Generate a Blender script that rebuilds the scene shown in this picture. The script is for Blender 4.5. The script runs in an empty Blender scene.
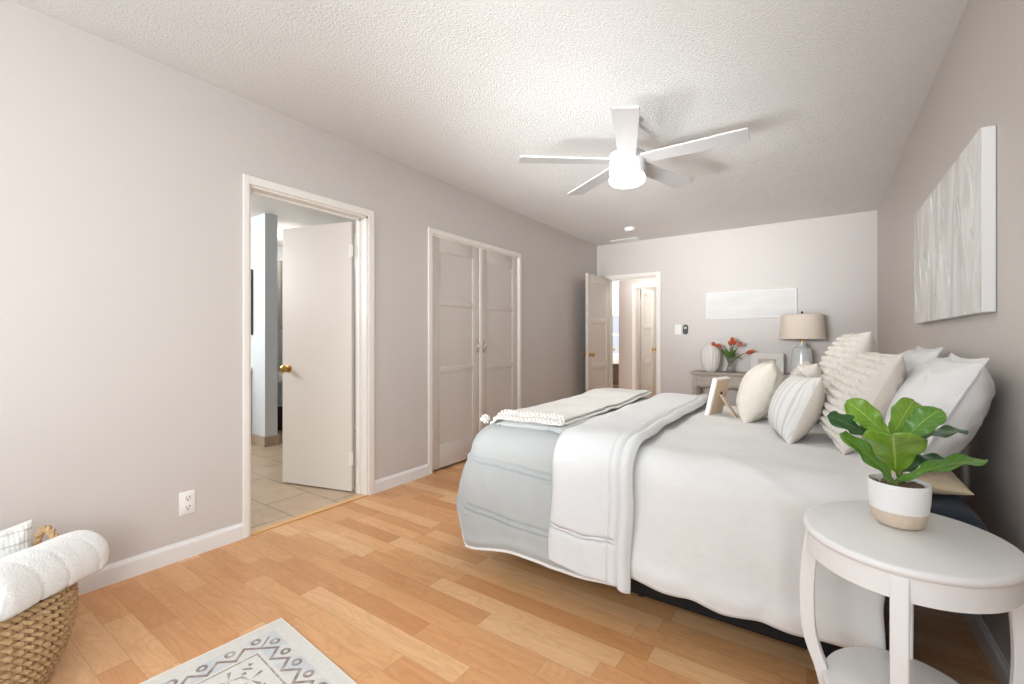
import bpy, bmesh, math, random
from mathutils import Vector, Matrix, noise

random.seed(7)
SC = bpy.context.scene
COL = SC.collection
PI = math.pi

# ------------------------------------------------------------------ camera, light, exposure
FPX, HX, HY, CAMH = 448.0, 821.0, 340.0, 1.12
YAW = math.atan((HX - 512) / FPX)
cam_data = bpy.data.cameras.new('camera')
cam = bpy.data.objects.new('camera', cam_data)
COL.objects.link(cam)
cam_data.sensor_width = 36.0
cam_data.lens = FPX / 1024 * 36.0
cam_data.shift_y = (HY - 342) / 1024
cam_data.clip_start = 0.02
cam.location = (0, 0, CAMH)
cam.rotation_euler = (PI / 2, 0, YAW)
SC.camera = cam

SC.view_settings.view_transform = 'Standard'
SC.view_settings.look = 'None'
SC.view_settings.gamma = 1
SC.view_settings.use_curve_mapping = False
SC.view_settings.exposure = 0.36

world = bpy.data.worlds.new('world')
SC.world = world
world.use_nodes = True
wb = world.node_tree.nodes['Background']
wb.inputs[0].default_value = (0.80, 0.88, 1.0, 1)
wb.inputs[1].default_value = 1.0


def area(name, loc, target, sx, sy, power, color=(1, 1, 1), spread=PI):
    d = bpy.data.lights.new(name, 'AREA')
    d.shape = 'RECTANGLE'
    d.size, d.size_y = sx, sy
    d.energy = power
    d.color = color
    d.spread = spread
    o = bpy.data.objects.new(name, d)
    o.location = loc
    o.rotation_euler = (Vector(target) - Vector(loc)).to_track_quat('-Z', 'Y').to_euler()
    COL.objects.link(o)
    return o


def point(name, loc, power, radius, color=(1, 1, 1)):
    d = bpy.data.lights.new(name, 'POINT')
    d.energy = power
    d.shadow_soft_size = radius
    d.color = color
    o = bpy.data.objects.new(name, d)
    o.location = loc
    COL.objects.link(o)
    return o


# daylight through the glazed opening behind the photographer, then an added fill beam
area('daylight_upper', (-1.1, -1.12, 1.55), (-1.3, 3.0, 1.25), 2.5, 1.1, 32, (0.88, 0.945, 1.0))
area('back_wall_fill', (-1.3, -1.10, 1.55), (-1.1, 6.0, 1.95), 1.4, 0.5, 12, (0.94, 0.97, 1.0), math.radians(42))  # narrow fill added to brighten the far end, not daylight
# the photographer's strobe, low behind the camera, bounced off the ceiling, then an added fill
area('bounce_strobe', (-0.65, -0.85, 0.55), (-1.05, 4.4, 3.15), 0.32, 0.26, 5.2, (0.92, 0.965, 1.0), math.radians(50))
area('far_ceiling_fill', (-1.75, -0.9, 0.38), (-1.1, 5.3, 2.62), 0.45, 0.35, 7.0, (0.94, 0.97, 1.0), math.radians(38))  # extra lamp added to lift the far ceiling
# fill added to brighten the left wall, set at an added side window
area('left_wall_fill', (0.46, -0.62, 1.45), (-2.69, 0.7, 1.2), 0.7, 1.1, 24, (0.90, 0.955, 1.0), math.radians(130))
# rooms beyond the doors
area('bathroom_daylight', (-4.9, 0.55, 1.9), (-4.6, 2.6, 1.0), 1.2, 0.8, 36, (0.93, 0.97, 1.0))
point('bathroom_fill', (-5.5, 3.05, 2.25), 9, .08, (1.0, 0.97, 0.93))  # lamp added to lighten the space behind the partition
point('hall_light', (-2.15, 6.62, 2.3), 9, 0.1, (0.97, 0.98, 1.0))
point('far_room_light', (-1.75, 7.9, 2.2), 19, 0.15, (1.0, 0.985, 0.96))
point('living_light', (-4.3, 9.2, 2.0), 80, 0.2, (0.97, 0.98, 1.0))


# ------------------------------------------------------------------ helpers
def lin(c):
    return tuple(((v / 255) / 12.92 if v <= 10 else (((v / 255) + 0.055) / 1.055) ** 2.4) for v in c) + (1,)


class NT:
    """small wrapper for node building"""
    def __init__(self, name):
        self.m = bpy.data.materials.new(name)
        self.m.use_nodes = True
        self.t = self.m.node_tree
        self.b = self.t.nodes['Principled BSDF']

    def n(self, typ, **kw):
        nd = self.t.nodes.new(typ)
        for k, v in kw.items():
            if k.startswith('i_'):
                nd.inputs[k[2:].replace('_', ' ')].default_value = v
            else:
                setattr(nd, k, v)
        return nd

    def l(self, a, b):
        self.t.links.new(a, b)

    def val(self, x):
        return x

    def math(self, op, a, b=None, c=None):
        nd = self.t.nodes.new('ShaderNodeMath')
        nd.operation = op
        for i, v in enumerate((a, b, c)):
            if v is None:
                continue
            if isinstance(v, (int, float)):
                nd.inputs[i].default_value = v
            else:
                self.l(v, nd.inputs[i])
        return nd.outputs[0]

    def mix(self, f, a, b, mode='MIX'):
        nd = self.t.nodes.new('ShaderNodeMix')
        nd.data_type = 'RGBA'
        nd.blend_type = mode
        for s, v in ((nd.inputs[0], f), (nd.inputs[6], a), (nd.inputs[7], b)):
            if isinstance(v, (int, float)):
                s.default_value = v
            elif isinstance(v, tuple):
                s.default_value = v
            else:
                self.l(v, s)
        return nd.outputs[2]

    def coord(self, kind='Object', scale=(1, 1, 1)):
        tc = self.n('ShaderNodeTexCoord')
        mp = self.n('ShaderNodeMapping')
        mp.inputs['Scale'].default_value = scale
        self.l(tc.outputs[kind], mp.inputs[0])
        return mp.outputs[0]

    def noise(self, vec, scale, detail=4, rough=0.5, dist=0.0):
        nd = self.n('ShaderNodeTexNoise')
        nd.inputs['Scale'].default_value = scale
        nd.inputs['Detail'].default_value = detail
        nd.inputs['Roughness'].default_value = rough
        nd.inputs['Distortion'].default_value = dist
        self.l(vec, nd.inputs['Vector'])
        return nd.outputs[0]

    def ramp(self, fac, stops, interp='LINEAR'):
        nd = self.n('ShaderNodeValToRGB')
        cr = nd.color_ramp
        cr.interpolation = interp
        while len(cr.elements) < len(stops):
            cr.elements.new(0.5)
        for e, (p, c) in zip(cr.elements, stops):
            e.position = p
            e.color = c if len(c) == 4 else tuple(c) + (1,)
        self.l(fac, nd.inputs[0])
        return nd.outputs[0]

    def bump(self, height, strength, dist=0.01, prev=None):
        nd = self.n('ShaderNodeBump')
        nd.inputs['Strength'].default_value = strength
        nd.inputs['Distance'].default_value = dist
        self.l(height, nd.inputs['Height'])
        if prev is not None:
            self.l(prev, nd.inputs['Normal'])
        self.l(nd.outputs[0], self.b.inputs['Normal'])
        return nd.outputs[0]

    def base(self, c):
        if isinstance(c, tuple):
            self.b.inputs['Base Color'].default_value = c
        else:
            self.l(c, self.b.inputs['Base Color'])

    def p(self, **kw):
        for k, v in kw.items():
            self.b.inputs[k.replace('_', ' ')].default_value = v
        return self


def plain(name, rgb, rough=0.5, metal=0.0, var=0.04, nscale=8, bump=0.0, bscale=80, spec=0.5, kind='Object', bdist=0.004, sheen=0):
    """a paint, plastic, metal or cloth: base colour with a faint mottling and a fine relief"""
    t = NT(name)
    v = t.coord(kind)
    c = lin(rgb)
    d = tuple(x * (1 - var) for x in c[:3]) + (1,)
    t.base(t.mix(t.noise(v, nscale, 3), d, c))
    t.p(Roughness=rough, Metallic=metal, Specular_IOR_Level=spec)
    if bump:
        t.bump(t.noise(v, bscale, 3), bump, bdist)
    if sheen:
        t.p(Sheen_Weight=sheen)
    return t.m


def fabric(name, rgb, thread=420, bump=0.35, rough=0.9, var=0.05):
    """woven cloth: crossed fine waves"""
    t = NT(name)
    v = t.coord('Object')
    c = lin(rgb)
    d = tuple(x * (1 - var) for x in c[:3]) + (1,)
    t.base(t.mix(t.noise(v, 30, 4), d, c))
    t.p(Roughness=rough, Specular_IOR_Level=0.25, Sheen_Weight=0.15)
    n1 = t.noise(v, thread, 2)
    n2 = t.noise(v, 22, 3)
    h = t.math('ADD', t.math('MULTIPLY', n1, 0.4), t.math('MULTIPLY', n2, 1.0))
    t.bump(h, bump, 0.006)
    return t.m


def mesh_obj(name, bm, mat=None, parent=None, smooth=True, sharp=0.6, recalc=True):
    if recalc:
        bmesh.ops.recalc_face_normals(bm, faces=bm.faces)
    me = bpy.data.meshes.new(name)
    if smooth:
        for e in bm.edges:
            if len(e.link_faces) == 2 and e.calc_face_angle(0) > sharp:
                e.smooth = False
        for f in bm.faces:
            f.smooth = True
    bm.to_mesh(me)
    bm.free()
    mats = mat if isinstance(mat, (list, tuple)) else [mat]
    for m in mats:
        if m:
            me.materials.append(m)
    o = bpy.data.objects.new(name, me)
    COL.objects.link(o)
    if parent:
        o.parent = parent
    return o


def tag(o, label=None, cat=None, group=None, kind=None):
    if label:
        o['label'] = label
    if cat:
        o['category'] = cat
    if group:
        o['group'] = group
    if kind:
        o['kind'] = kind
    return o


def thing(name, label, cat, loc=(0, 0, 0), rotz=0, group=None, kind=None):
    o = bpy.data.objects.new(name, None)
    o.empty_display_size = 0.05
    COL.objects.link(o)
    o.location = loc
    o.rotation_euler = (0, 0, rotz)
    return tag(o, label, cat, group, kind)


def B():
    return bmesh.new()


def box(bm, x0, x1, y0, y1, z0, z1, bev=0.0, seg=2, mi=0, M=None):
    r = bmesh.ops.create_cube(bm, size=1)
    vs = r['verts']
    for v in vs:
        v.co = Vector((x0 + (v.co.x + .5) * (x1 - x0), y0 + (v.co.y + .5) * (y1 - y0), z0 + (v.co.z + .5) * (z1 - z0)))
    fs = set(f for v in vs for f in v.link_faces)
    if bev:
        es = list(set(e for v in vs for e in v.link_edges))
        rr = bmesh.ops.bevel(bm, geom=es, offset=bev, segments=seg, profile=0.5, affect='EDGES')
        fs = set(rr['faces'])
        vs = list(set(v for f in fs for v in f.verts) | set(v for v in vs if v.is_valid))
        fs = set(f for v in vs for f in v.link_faces)
    for f in fs:
        f.material_index = mi
    if M:
        bmesh.ops.transform(bm, matrix=M, verts=list(vs))
    return vs


def lathe(bm, prof, cx=0, cy=0, seg=32, cap0=True, cap1=True, mi=0, fn=None):
    """prof: list of (r, z)"""
    rings = []
    for r, z in prof:
        ring = []
        for k in range(seg):
            a = 2 * PI * k / seg
            rr = fn(r, z, a) if fn else r
            ring.append(bm.verts.new((cx + rr * math.cos(a), cy + rr * math.sin(a), z)))
        rings.append(ring)
    for i in range(len(rings) - 1):
        for k in range(seg):
            f = bm.faces.new((rings[i][k], rings[i][(k + 1) % seg], rings[i + 1][(k + 1) % seg], rings[i + 1][k]))
            f.material_index = mi
    if cap0 and prof[0][0] > 0:
        bm.faces.new(rings[0][::-1]).material_index = mi
    if cap1 and prof[-1][0] > 0:
        bm.faces.new(rings[-1]).material_index = mi
    return rings


def tube(bm, pts, rad, seg=10, closed=False, mi=0, flat=None):
    """sweep a circle along pts; rad a number or a list; flat squashes in the binormal direction"""
    pts = [Vector(p) for p in pts]
    n = len(pts)
    if not isinstance(rad, (list, tuple)):
        rad = [rad] * n
    rings = []
    up = Vector((0, 0, 1))
    prevN = None
    for i in range(n):
        if closed:
            t = pts[(i + 1) % n] - pts[i - 1]
        else:
            t = pts[min(i + 1, n - 1)] - pts[max(i - 1, 0)]
        t.normalize()
        if prevN is None:
            ref = up if abs(t.dot(up)) < 0.95 else Vector((1, 0, 0))
            N = (ref - t * ref.dot(t)).normalized()
        else:
            N = (prevN - t * prevN.dot(t)).normalized()
        prevN = N
        Bn = t.cross(N)
        ring = []
        for k in range(seg):
            a = 2 * PI * k / seg
            ring.append(bm.verts.new(pts[i] + N * rad[i] * math.cos(a) + Bn * rad[i] * math.sin(a) * (flat or 1)))
        rings.append(ring)
    m = n if closed else n - 1
    for i in range(m):
        a, b = rings[i], rings[(i + 1) % n]
        for k in range(seg):
            bm.faces.new((a[k], a[(k + 1) % seg], b[(k + 1) % seg], b[k])).material_index = mi
    if not closed:
        bm.faces.new(rings[0][::-1]).material_index = mi
        bm.faces.new(rings[-1]).material_index = mi
    return rings


def ball(bm, c, r, seg=12, ring=8, sz=1.0, mi=0):
    rr = bmesh.ops.create_uvsphere(bm, u_segments=seg, v_segments=ring, radius=r)
    for v in rr['verts']:
        v.co = Vector((v.co.x + c[0], v.co.y + c[1], v.co.z * sz + c[2]))
        for f in v.link_faces:
            f.material_index = mi
    return rr['verts']


def grid(bm, nu, nv, fn, closed_u=False, uv=False, mi=0):
    """fn(i/nu, j/nv) -> Vector"""
    vs = [[bm.verts.new(fn(i / nu, j / nv)) for j in range(nv + 1)] for i in range(nu if closed_u else nu + 1)]
    lay = bm.loops.layers.uv.verify() if uv else None
    n = nu
    for i in range(n):
        for j in range(nv):
            i2 = (i + 1) % nu if closed_u else i + 1
            f = bm.faces.new((vs[i][j], vs[i2][j], vs[i2][j + 1], vs[i][j + 1]))
            f.material_index = mi
            if uv:
                for lp, (a, b) in zip(f.loops, ((i, j), (i + 1, j), (i + 1, j + 1), (i, j + 1))):
                    lp[lay].uv = (a / nu, b / nv)
    return vs


def nz(x, y, z=0.0):
    return noise.noise(Vector((x, y, z)))


def smooth(a, b, x):
    t = max(0.0, min(1.0, (x - a) / (b - a)))
    return t * t * (3 - 2 * t)


# pixel helpers: where a pixel's ray meets a plane of the room
_S, _C = math.sin(YAW), math.cos(YAW)


def ray(x, y):
    u = (x - 512) / FPX
    return (-_S + u * _C, _C + u * _S, (HY - y) / FPX)


def at_d(x, y, d):
    r = ray(x, y)
    return Vector((r[0] * d, r[1] * d, CAMH + r[2] * d))


def at_y(x, y, Y):
    r = ray(x, y)
    return at_d(x, y, Y / r[1])


def at_z(x, y, z):
    r = ray(x, y)
    return at_d(x, y, (z - CAMH) / r[2])


# ------------------------------------------------------------------ materials
def wall_mat(name, rgb):
    t = NT(name)
    v = t.coord('Object')
    c = lin(rgb)
    d = tuple(x * 0.965 for x in c[:3]) + (1,)
    t.base(t.mix(t.noise(v, 1.3, 3), d, c))
    t.p(Roughness=0.42, Specular_IOR_Level=0.35)
    t.bump(t.noise(v, 130, 3), 0.06, 0.003)
    return t.m


M_WALL = wall_mat('wall_paint', (206, 199, 193))
M_BATHWALL = wall_mat('bath_paint', (222, 226, 228))
M_WHITEWALL = wall_mat('white_paint', (232, 228, 222))
M_TRIM = plain('trim_paint', (236, 230, 222), 0.35, var=0.02)
M_BASE = plain('baseboard_paint', (232, 229, 227), 0.35, var=0.02)
M_DOOR = plain('door_paint', (226, 216, 206), 0.4, var=0.02, bump=0.03, bscale=40)
M_CLOSET = plain('closet_paint', (209, 200, 192), 0.4, var=0.02, bump=0.03, bscale=40)
M_BRASS = plain('brass', (198, 160, 92), 0.28, 1.0, var=0.1)
M_NICKEL = plain('satin_nickel', (176, 172, 168), 0.3, 1.0)
M_WHITEPL = plain('white_plastic', (238, 236, 232), 0.35, var=0.01)
M_BLACK = plain('black_plastic', (22, 22, 24), 0.4)
M_DARKSLOT = plain('dark_slot', (40, 38, 36), 0.6)


def ceiling_mat():
    t = NT('popcorn_ceiling')
    v = t.coord('Object')
    n1 = t.noise(v, 88, 4, 0.6)
    n2 = t.noise(v, 210, 2, 0.5)
    h = t.math('ADD', t.ramp(n1, [(0.42, (0, 0, 0)), (0.66, (1, 1, 1))]), t.math('MULTIPLY', n2, 0.5))
    t.base(t.mix(t.noise(v, 2.2, 2), lin((226, 225, 222)), lin((234, 233, 230))))
    t.p(Roughness=0.95, Specular_IOR_Level=0.1)
    t.bump(h, 0.42, 0.008)
    return t.m


def floor_mat():
    t = NT('oak_strip_floor')
    tc = t.n('ShaderNodeTexCoord')
    sp = t.n('ShaderNodeSeparateXYZ')
    t.l(tc.outputs['Object'], sp.inputs[0])
    x, y = sp.outputs[0], sp.outputs[1]
    W, L = 0.0925, 0.62
    yr = t.math('DIVIDE', t.math('ADD', y, 0.020), W)
    row = t.math('FLOOR', yr)
    wn = t.n('ShaderNodeTexWhiteNoise', noise_dimensions='1D')
    t.l(row, wn.inputs['W'])
    xs = t.math('ADD', t.math('DIVIDE', x, L), t.math('MULTIPLY', wn.outputs[0], 7.3))
    # every strip is cut into boards of uneven length
    wob = t.math('MULTIPLY', t.math('SINE', t.math('MULTIPLY', xs, 2.1)), 0.22)
    xs2 = t.math('ADD', xs, wob)
    colm = t.math('FLOOR', xs2)
    cmb = t.n('ShaderNodeCombineXYZ')
    t.l(row, cmb.inputs[0])
    t.l(colm, cmb.inputs[1])
    wn2 = t.n('ShaderNodeTexWhiteNoise', noise_dimensions='2D')
    t.l(cmb.outputs[0], wn2.inputs['Vector'])
    tone = wn2.outputs[0]
    base = t.ramp(tone, [(0.0, lin((205, 145, 95))), (0.25, lin((214, 156, 105))), (0.55, lin((220, 164, 112))),
                         (0.8, lin((227, 175, 124))), (1.0, lin((232, 187, 139)))])
    # grain: long streaks plus cathedral rings, offset per board
    off = t.n('ShaderNodeCombineXYZ')
    t.l(t.math('ADD', x, t.math('MULTIPLY', tone, 37.0)), off.inputs[0])
    t.l(t.math('ADD', t.math('MULTIPLY', y, 9.0), t.math('MULTIPLY', tone, 91.0)), off.inputs[1])
    g1 = t.noise(off.outputs[0], 4.2, 6, 0.6, 0.8)
    off2 = t.n('ShaderNodeCombineXYZ')
    t.l(t.math('ADD', t.math('MULTIPLY', x, 2.2), t.math('MULTIPLY', tone, 19.0)), off2.inputs[0])
    t.l(t.math('ADD', t.math('MULTIPLY', y, 11.0), t.math('MULTIPLY', tone, 53.0)), off2.inputs[1])
    rings = t.noise(off2.outputs[0], 1.1, 1, 0.4, 0.4)
    ring = t.math('PINGPONG', t.math('MULTIPLY', rings, 11.0), 0.5)
    dark = t.mix(t.ramp(ring, [(0.0, (1, 1, 1)), (0.22, (0, 0, 0))]), base, t.mix(0.17, base, lin((150, 92, 52))))
    colr = t.mix(t.ramp(g1, [(0.30, (0.55, 0.55, 0.55)), (0.62, (0, 0, 0))]), dark, t.mix(0.42, base, lin((160, 100, 58))))
    # joints
    fy = t.math('FRACT', yr)
    fx = t.math('FRACT', xs2)
    jy = t.math('LESS_THAN', t.math('MINIMUM', fy, t.math('SUBTRACT', 1.0, fy)), 0.012)
    jx = t.math('LESS_THAN', t.math('MINIMUM', fx, t.math('SUBTRACT', 1.0, fx)), 0.0022)
    j = t.math('MAXIMUM', jy, jx)
    t.base(t.mix(t.math('MULTIPLY', j, 0.32), colr, lin((120, 72, 40))))
    t.p(Roughness=0.30, Specular_IOR_Level=0.4)
    t.bump(t.math('SUBTRACT', g1, j), 0.05, 0.002)
    return t.m


def tile_mat(name, sx, sy, c1, c2, grout, gap=0.006):
    t = NT(name)
    v = t.coord('Object')
    br = t.n('ShaderNodeTexBrick')
    br.offset = 0.5
    br.inputs['Scale'].default_value = 1
    br.inputs['Brick Width'].default_value = sx
    br.inputs['Row Height'].default_value = sy
    br.inputs['Mortar Size'].default_value = gap
    br.inputs['Color1'].default_value = lin(c1)
    br.inputs['Color2'].default_value = lin(c2)
    br.inputs['Mortar'].default_value = lin(grout)
    t.l(v, br.inputs['Vector'])
    n = t.noise(v, 5, 6, 0.6, 1.2)
    t.base(t.mix(t.ramp(n, [(0.4, (0, 0, 0)), (0.75, (0.5, 0.5, 0.5))]), br.outputs[0], lin((214, 194, 170))))
    t.p(Roughness=0.35)
    return t.m


M_CEIL = ceiling_mat()
M_FLOOR = floor_mat()
M_TILE = tile_mat('beige_tile', 0.62, 0.31, (196, 170, 142), (184, 158, 130), (142, 118, 96))
M_TILEBASE = plain('tile_base', (186, 166, 146), 0.4)

# ------------------------------------------------------------------ the room shell
XL, XR, YB, YF, H = -2.69, 0.49, 6.08, -1.2, 2.49
T = 0.12
D1A, D1B, D1H = 1.247, 2.070, 2.012          # bathroom doorway in the left wall
C1A, C1B, C1H = 2.705, 4.02, 2.015           # closet
B1A, B1B, B1H = -2.510, -1.812, 1.995        # hall doorway in the back wall


def struct(name, bm, mat, label=None, cat=None, smooth=False, parent=None):
    o = mesh_obj(name, bm, mat, parent, smooth=smooth)
    if parent is None:
        o['kind'] = 'structure'
        if label:
            tag(o, label, cat)
    return o


b = B(); box(b, XL - T, XR + T, YF - T, YB + T, -0.12, 0)
struct('floor', b, M_FLOOR, 'honey oak strip floor of the bedroom', 'floor')
b = B(); box(b, XL - T, XR + T, YF - T, YB + T, H, H + 0.1)
struct('ceiling', b, M_CEIL, 'white popcorn textured bedroom ceiling', 'ceiling')

b = B()
box(b, XL - T, XL, YF - T, D1A, 0, H)
box(b, XL - T, XL, D1A, D1B, D1H, H)
box(b, XL - T, XL, D1B, C1A, 0, H)
box(b, XL - T, XL, C1A, C1B, C1H, H)
box(b, XL - T, XL, C1B, YB, 0, H)
struct('wall_left', b, M_WALL, 'long greige wall holding the bathroom doorway and closet', 'wall')
b = B()
box(b, XL - T, B1A, YB, YB + T, 0, H)
box(b, B1A, B1B, YB, YB + T, B1H, H)
box(b, B1B, XR + T, YB, YB + T, 0, H)
struct('wall_back', b, M_WALL, 'greige end wall with hall doorway behind the lamp table', 'wall')
b = B()
SY0, SY1, SZ0, SZ1 = -1.03, -.21, .85, 2.05  # opening for the added side window
box(b, XR, XR + T, YF - T, SY0, 0, H)
box(b, XR, XR + T, SY1, YB, 0, H)
box(b, XR, XR + T, SY0, SY1, 0, SZ0)
box(b, XR, XR + T, SY0, SY1, SZ1, H)
struct('wall_right', b, M_WALL, 'greige wall behind the bed pillows', 'wall')
# front wall behind the photographer with a wide window
b = B()
WX0, WX1, WZ0, WZ1 = -2.4, 0.2, 0.15, 2.15
box(b, XL, WX0, YF - T, YF, 0, H)
box(b, WX1, XR, YF - T, YF, 0, H)
box(b, WX0, WX1, YF - T, YF, 0, WZ0)
box(b, WX0, WX1, YF - T, YF, WZ1, H)
struct('wall_front', b, M_WALL)
b = B()
for x0, x1, z0, z1 in ((WX0, WX1, WZ0, WZ0 + .05), (WX0, WX1, WZ1 - .05, WZ1), (WX0, WX0 + .05, WZ0 + .05, WZ1 - .05),
                       (WX1 - .05, WX1, WZ0 + .05, WZ1 - .05), (-1.33, -1.27, WZ0 + .05, WZ1 - .05)):
    box(b, x0, x1, YF - .10, YF - .04, z0, z1, 0.004)
win = struct('window_1', b, M_WHITEPL)
M_GLASS = NT('window_glass').p(Roughness=0.0, Transmission_Weight=1.0, IOR=1.45).m
b = B(); box(b, WX0 + .05, WX1 - .05, YF - .073, YF - .067, WZ0 + .05, WZ1 - .05)
mesh_obj('pane', b, M_GLASS, win, smooth=False)


b = B()
for y0, y1, z0, z1 in ((SY0, SY1, SZ0, SZ0 + .04), (SY0, SY1, SZ1 - .04, SZ1), (SY0, SY0 + .04, SZ0 + .04, SZ1 - .04), (SY1 - .04, SY1, SZ0 + .04, SZ1 - .04), (SY0 + .04, SY1 - .04, 1.43, 1.47)):
    box(b, XR + .04, XR + .10, y0, y1, z0, z1, .004)
added_win = struct('added_window', b, M_WHITEPL)  # unseen window added to go with the side fill
b = B(); box(b, XR + .067, XR + .073, SY0 + .04, SY1 - .04, SZ0 + .04, SZ1 - .04)
mesh_obj('pane', b, M_GLASS, added_win, smooth=False)


# baseboards: moulded profile run along a wall
def baseboard(name, p0, p1, nrm, h=0.092, t=0.014, mat=M_BASE):
    b = B()
    p0, p1, nrm = Vector(p0), Vector(p1), Vector(nrm)
    prof = [(0, 0), (t, 0), (t, h * .78), (t * .8, h * .86), (t * .45, h * .93), (t * .35, h), (0, h)]
    r0 = [b.verts.new(p0 + nrm * a + Vector((0, 0, z))) for a, z in prof]
    r1 = [b.verts.new(p1 + nrm * a + Vector((0, 0, z))) for a, z in prof]
    for i in range(len(prof)):
        j = (i + 1) % len(prof)
        b.faces.new((r0[i], r0[j], r1[j], r1[i]))
    b.faces.new(r0); b.faces.new(r1[::-1])
    return struct(name, b, mat)


CW, CT = 0.046, 0.018      # casing width, thickness
baseboard('baseboard_left', (XL, YF, 0), (XL, D1A - .031, 0), (1, 0, 0))
baseboard('baseboard_left_middle', (XL, D1B + CW, 0), (XL, C1A - .045, 0), (1, 0, 0))
baseboard('baseboard_left_far', (XL, C1B + .045, 0), (XL, YB, 0), (1, 0, 0))
baseboard('baseboard_back', (B1B + CW, YB, 0), (XR - .02, YB, 0), (0, -1, 0))
baseboard('baseboard_right', (XR, YF, 0), (XR, YB, 0), (-1, 0, 0))


def casing_left(name, a, bb, hgt, w, t, mat, label, jamb=True, wl=None):
    """door casing and jamb on the left wall (plane X = XL, opening from Y=a to Y=bb)"""
    b = B()
    box(b, XL, XL + t, a - (wl or w), a + .004, 0, hgt + w, 0.005)
    box(b, XL, XL + t, bb - .004, bb + w, 0, hgt + w, 0.005)
    box(b, XL, XL + t * .97, a, bb, hgt - .004, hgt + w, 0.005)
    if jamb:
        box(b, XL - T, XL + .002, a - .001, a + .016, 0, hgt)
        box(b, XL - T, XL + .002, bb - .016, bb + .001, 0, hgt)
        box(b, XL - T, XL + .002, a, bb, hgt - .016, hgt + .001)
        box(b, XL - .075, XL - .063, bb - .028, bb - .015, 0, hgt - .015)   # door stop
        box(b, XL - .075, XL - .063, a + .015, a + .028, 0, hgt - .015)
        box(b, XL - .075, XL - .063, a + .015, bb - .015, hgt - .028, hgt - .015)
    return struct(name, b, mat, label, 'door trim')


casing_left('trim_1', D1A, D1B, D1H, CW, CT, M_TRIM, 'cream casing around the bathroom doorway', wl=.031)
casing_left('trim_2', C1A, C1B, C1H, 0.042, 0.016, M_TRIM, 'cream casing around the closet doors')
b = B()
box(b, B1A - CW, B1A + .004, YB - CT, YB, 0, B1H + CW, .005)
box(b, B1B - .004, B1B + CW, YB - CT, YB, 0, B1H + CW, .005)
box(b, B1A, B1B, YB - CT * .97, YB, B1H - .004, B1H + CW, .005)
box(b, B1A - .001, B1A + .016, YB - .002, YB + T, 0, B1H)
box(b, B1B - .016, B1B + .001, YB - .002, YB + T, 0, B1H)
box(b, B1A, B1B, YB - .002, YB + T, B1H - .016, B1H + .001)
box(b, B1B - .028, B1B - .014, YB + .05, YB + .062, 0, B1H - .014)
box(b, B1A + .014, B1B - .014, YB + .05, YB + .062, B1H - .03, B1H - .014)
struct('trim_3', b, M_TRIM, 'cream casing around the hall doorway', 'door trim')


# doors ------------------------------------------------------------------
def knob(parent, x, z, side, mat=M_BRASS, name='door_knob'):
    """round knob on a leaf lying in the local XZ plane; side = +1/-1 along local Y"""
    b = B()
    prof = [(0.0, 0.0), (0.030, 0.0), (0.030, 0.006), (0.013, 0.010), (0.011, 0.030), (0.022, 0.036), (0.029, 0.048),
            (0.027, 0.060), (0.014, 0.067), (0.0, 0.068)]
    lathe(b, prof[1:-1], seg=20)
    bmesh.ops.transform(b, matrix=Matrix.Rotation(-PI / 2 * side, 4, 'X'), verts=b.verts)
    bmesh.ops.translate(b, vec=(x, 0.0175 * side, z), verts=b.verts)
    return mesh_obj(name, b, mat, parent)


def hinge(parent, x, z, y=0.0, mat=M_TRIM):
    b = B()
    lathe(b, [(0.007, z - .045), (0.007, z + .045)], x, y, 10)
    box(b, x - .012, x + .026, y - .0015, y + .0015, z - .045, z + .045)
    return mesh_obj('hinge', b, mat, parent)


def leaf_panels(b, w, h, th=0.035, stile=0.10, rails=(0.18, 0.10, 0.10, 0.10), cuts=(0.60, 1.18)):
    """three-panel leaf from local x=0..w, thickness centred on y=0"""
    box(b, 0, w, -th * .27, th * .27, 0, h)
    def slab(x0, x1, z0, z1):
        box(b, x0, x1, -th / 2, th / 2, z0, z1, 0.006, 2)
    slab(0, stile, 0, h); slab(w - stile, w, 0, h)
    zs = [0, rails[0]]
    slab(stile - .005, w - stile + .005, 0, rails[0])
    for c in cuts:
        slab(stile - .005, w - stile + .005, c, c + rails[1])
    slab(stile - .005, w - stile + .005, h - rails[3], h)


# bathroom door: flush slab, hinged on the far jamb, swung into the bathroom
dL = 0.655
d1 = thing('door_1', 'flush cream slab door with brass knob standing open into the bathroom', 'door', (XL - T - .022, D1B - .022, 0.012), PI + math.radians(15.0), kind='structure')
b = B(); box(b, 0, dL, -.0175, .0175, 0, 1.975, 0.002)
mesh_obj('leaf', b, M_DOOR, d1, smooth=False)
knob(d1, dL - .06, 0.885, 1); knob(d1, dL - .06, 0.885, -1)
hinge(d1, -.004, 0.24, .02); hinge(d1, -.004, 1.76, .02)

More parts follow.
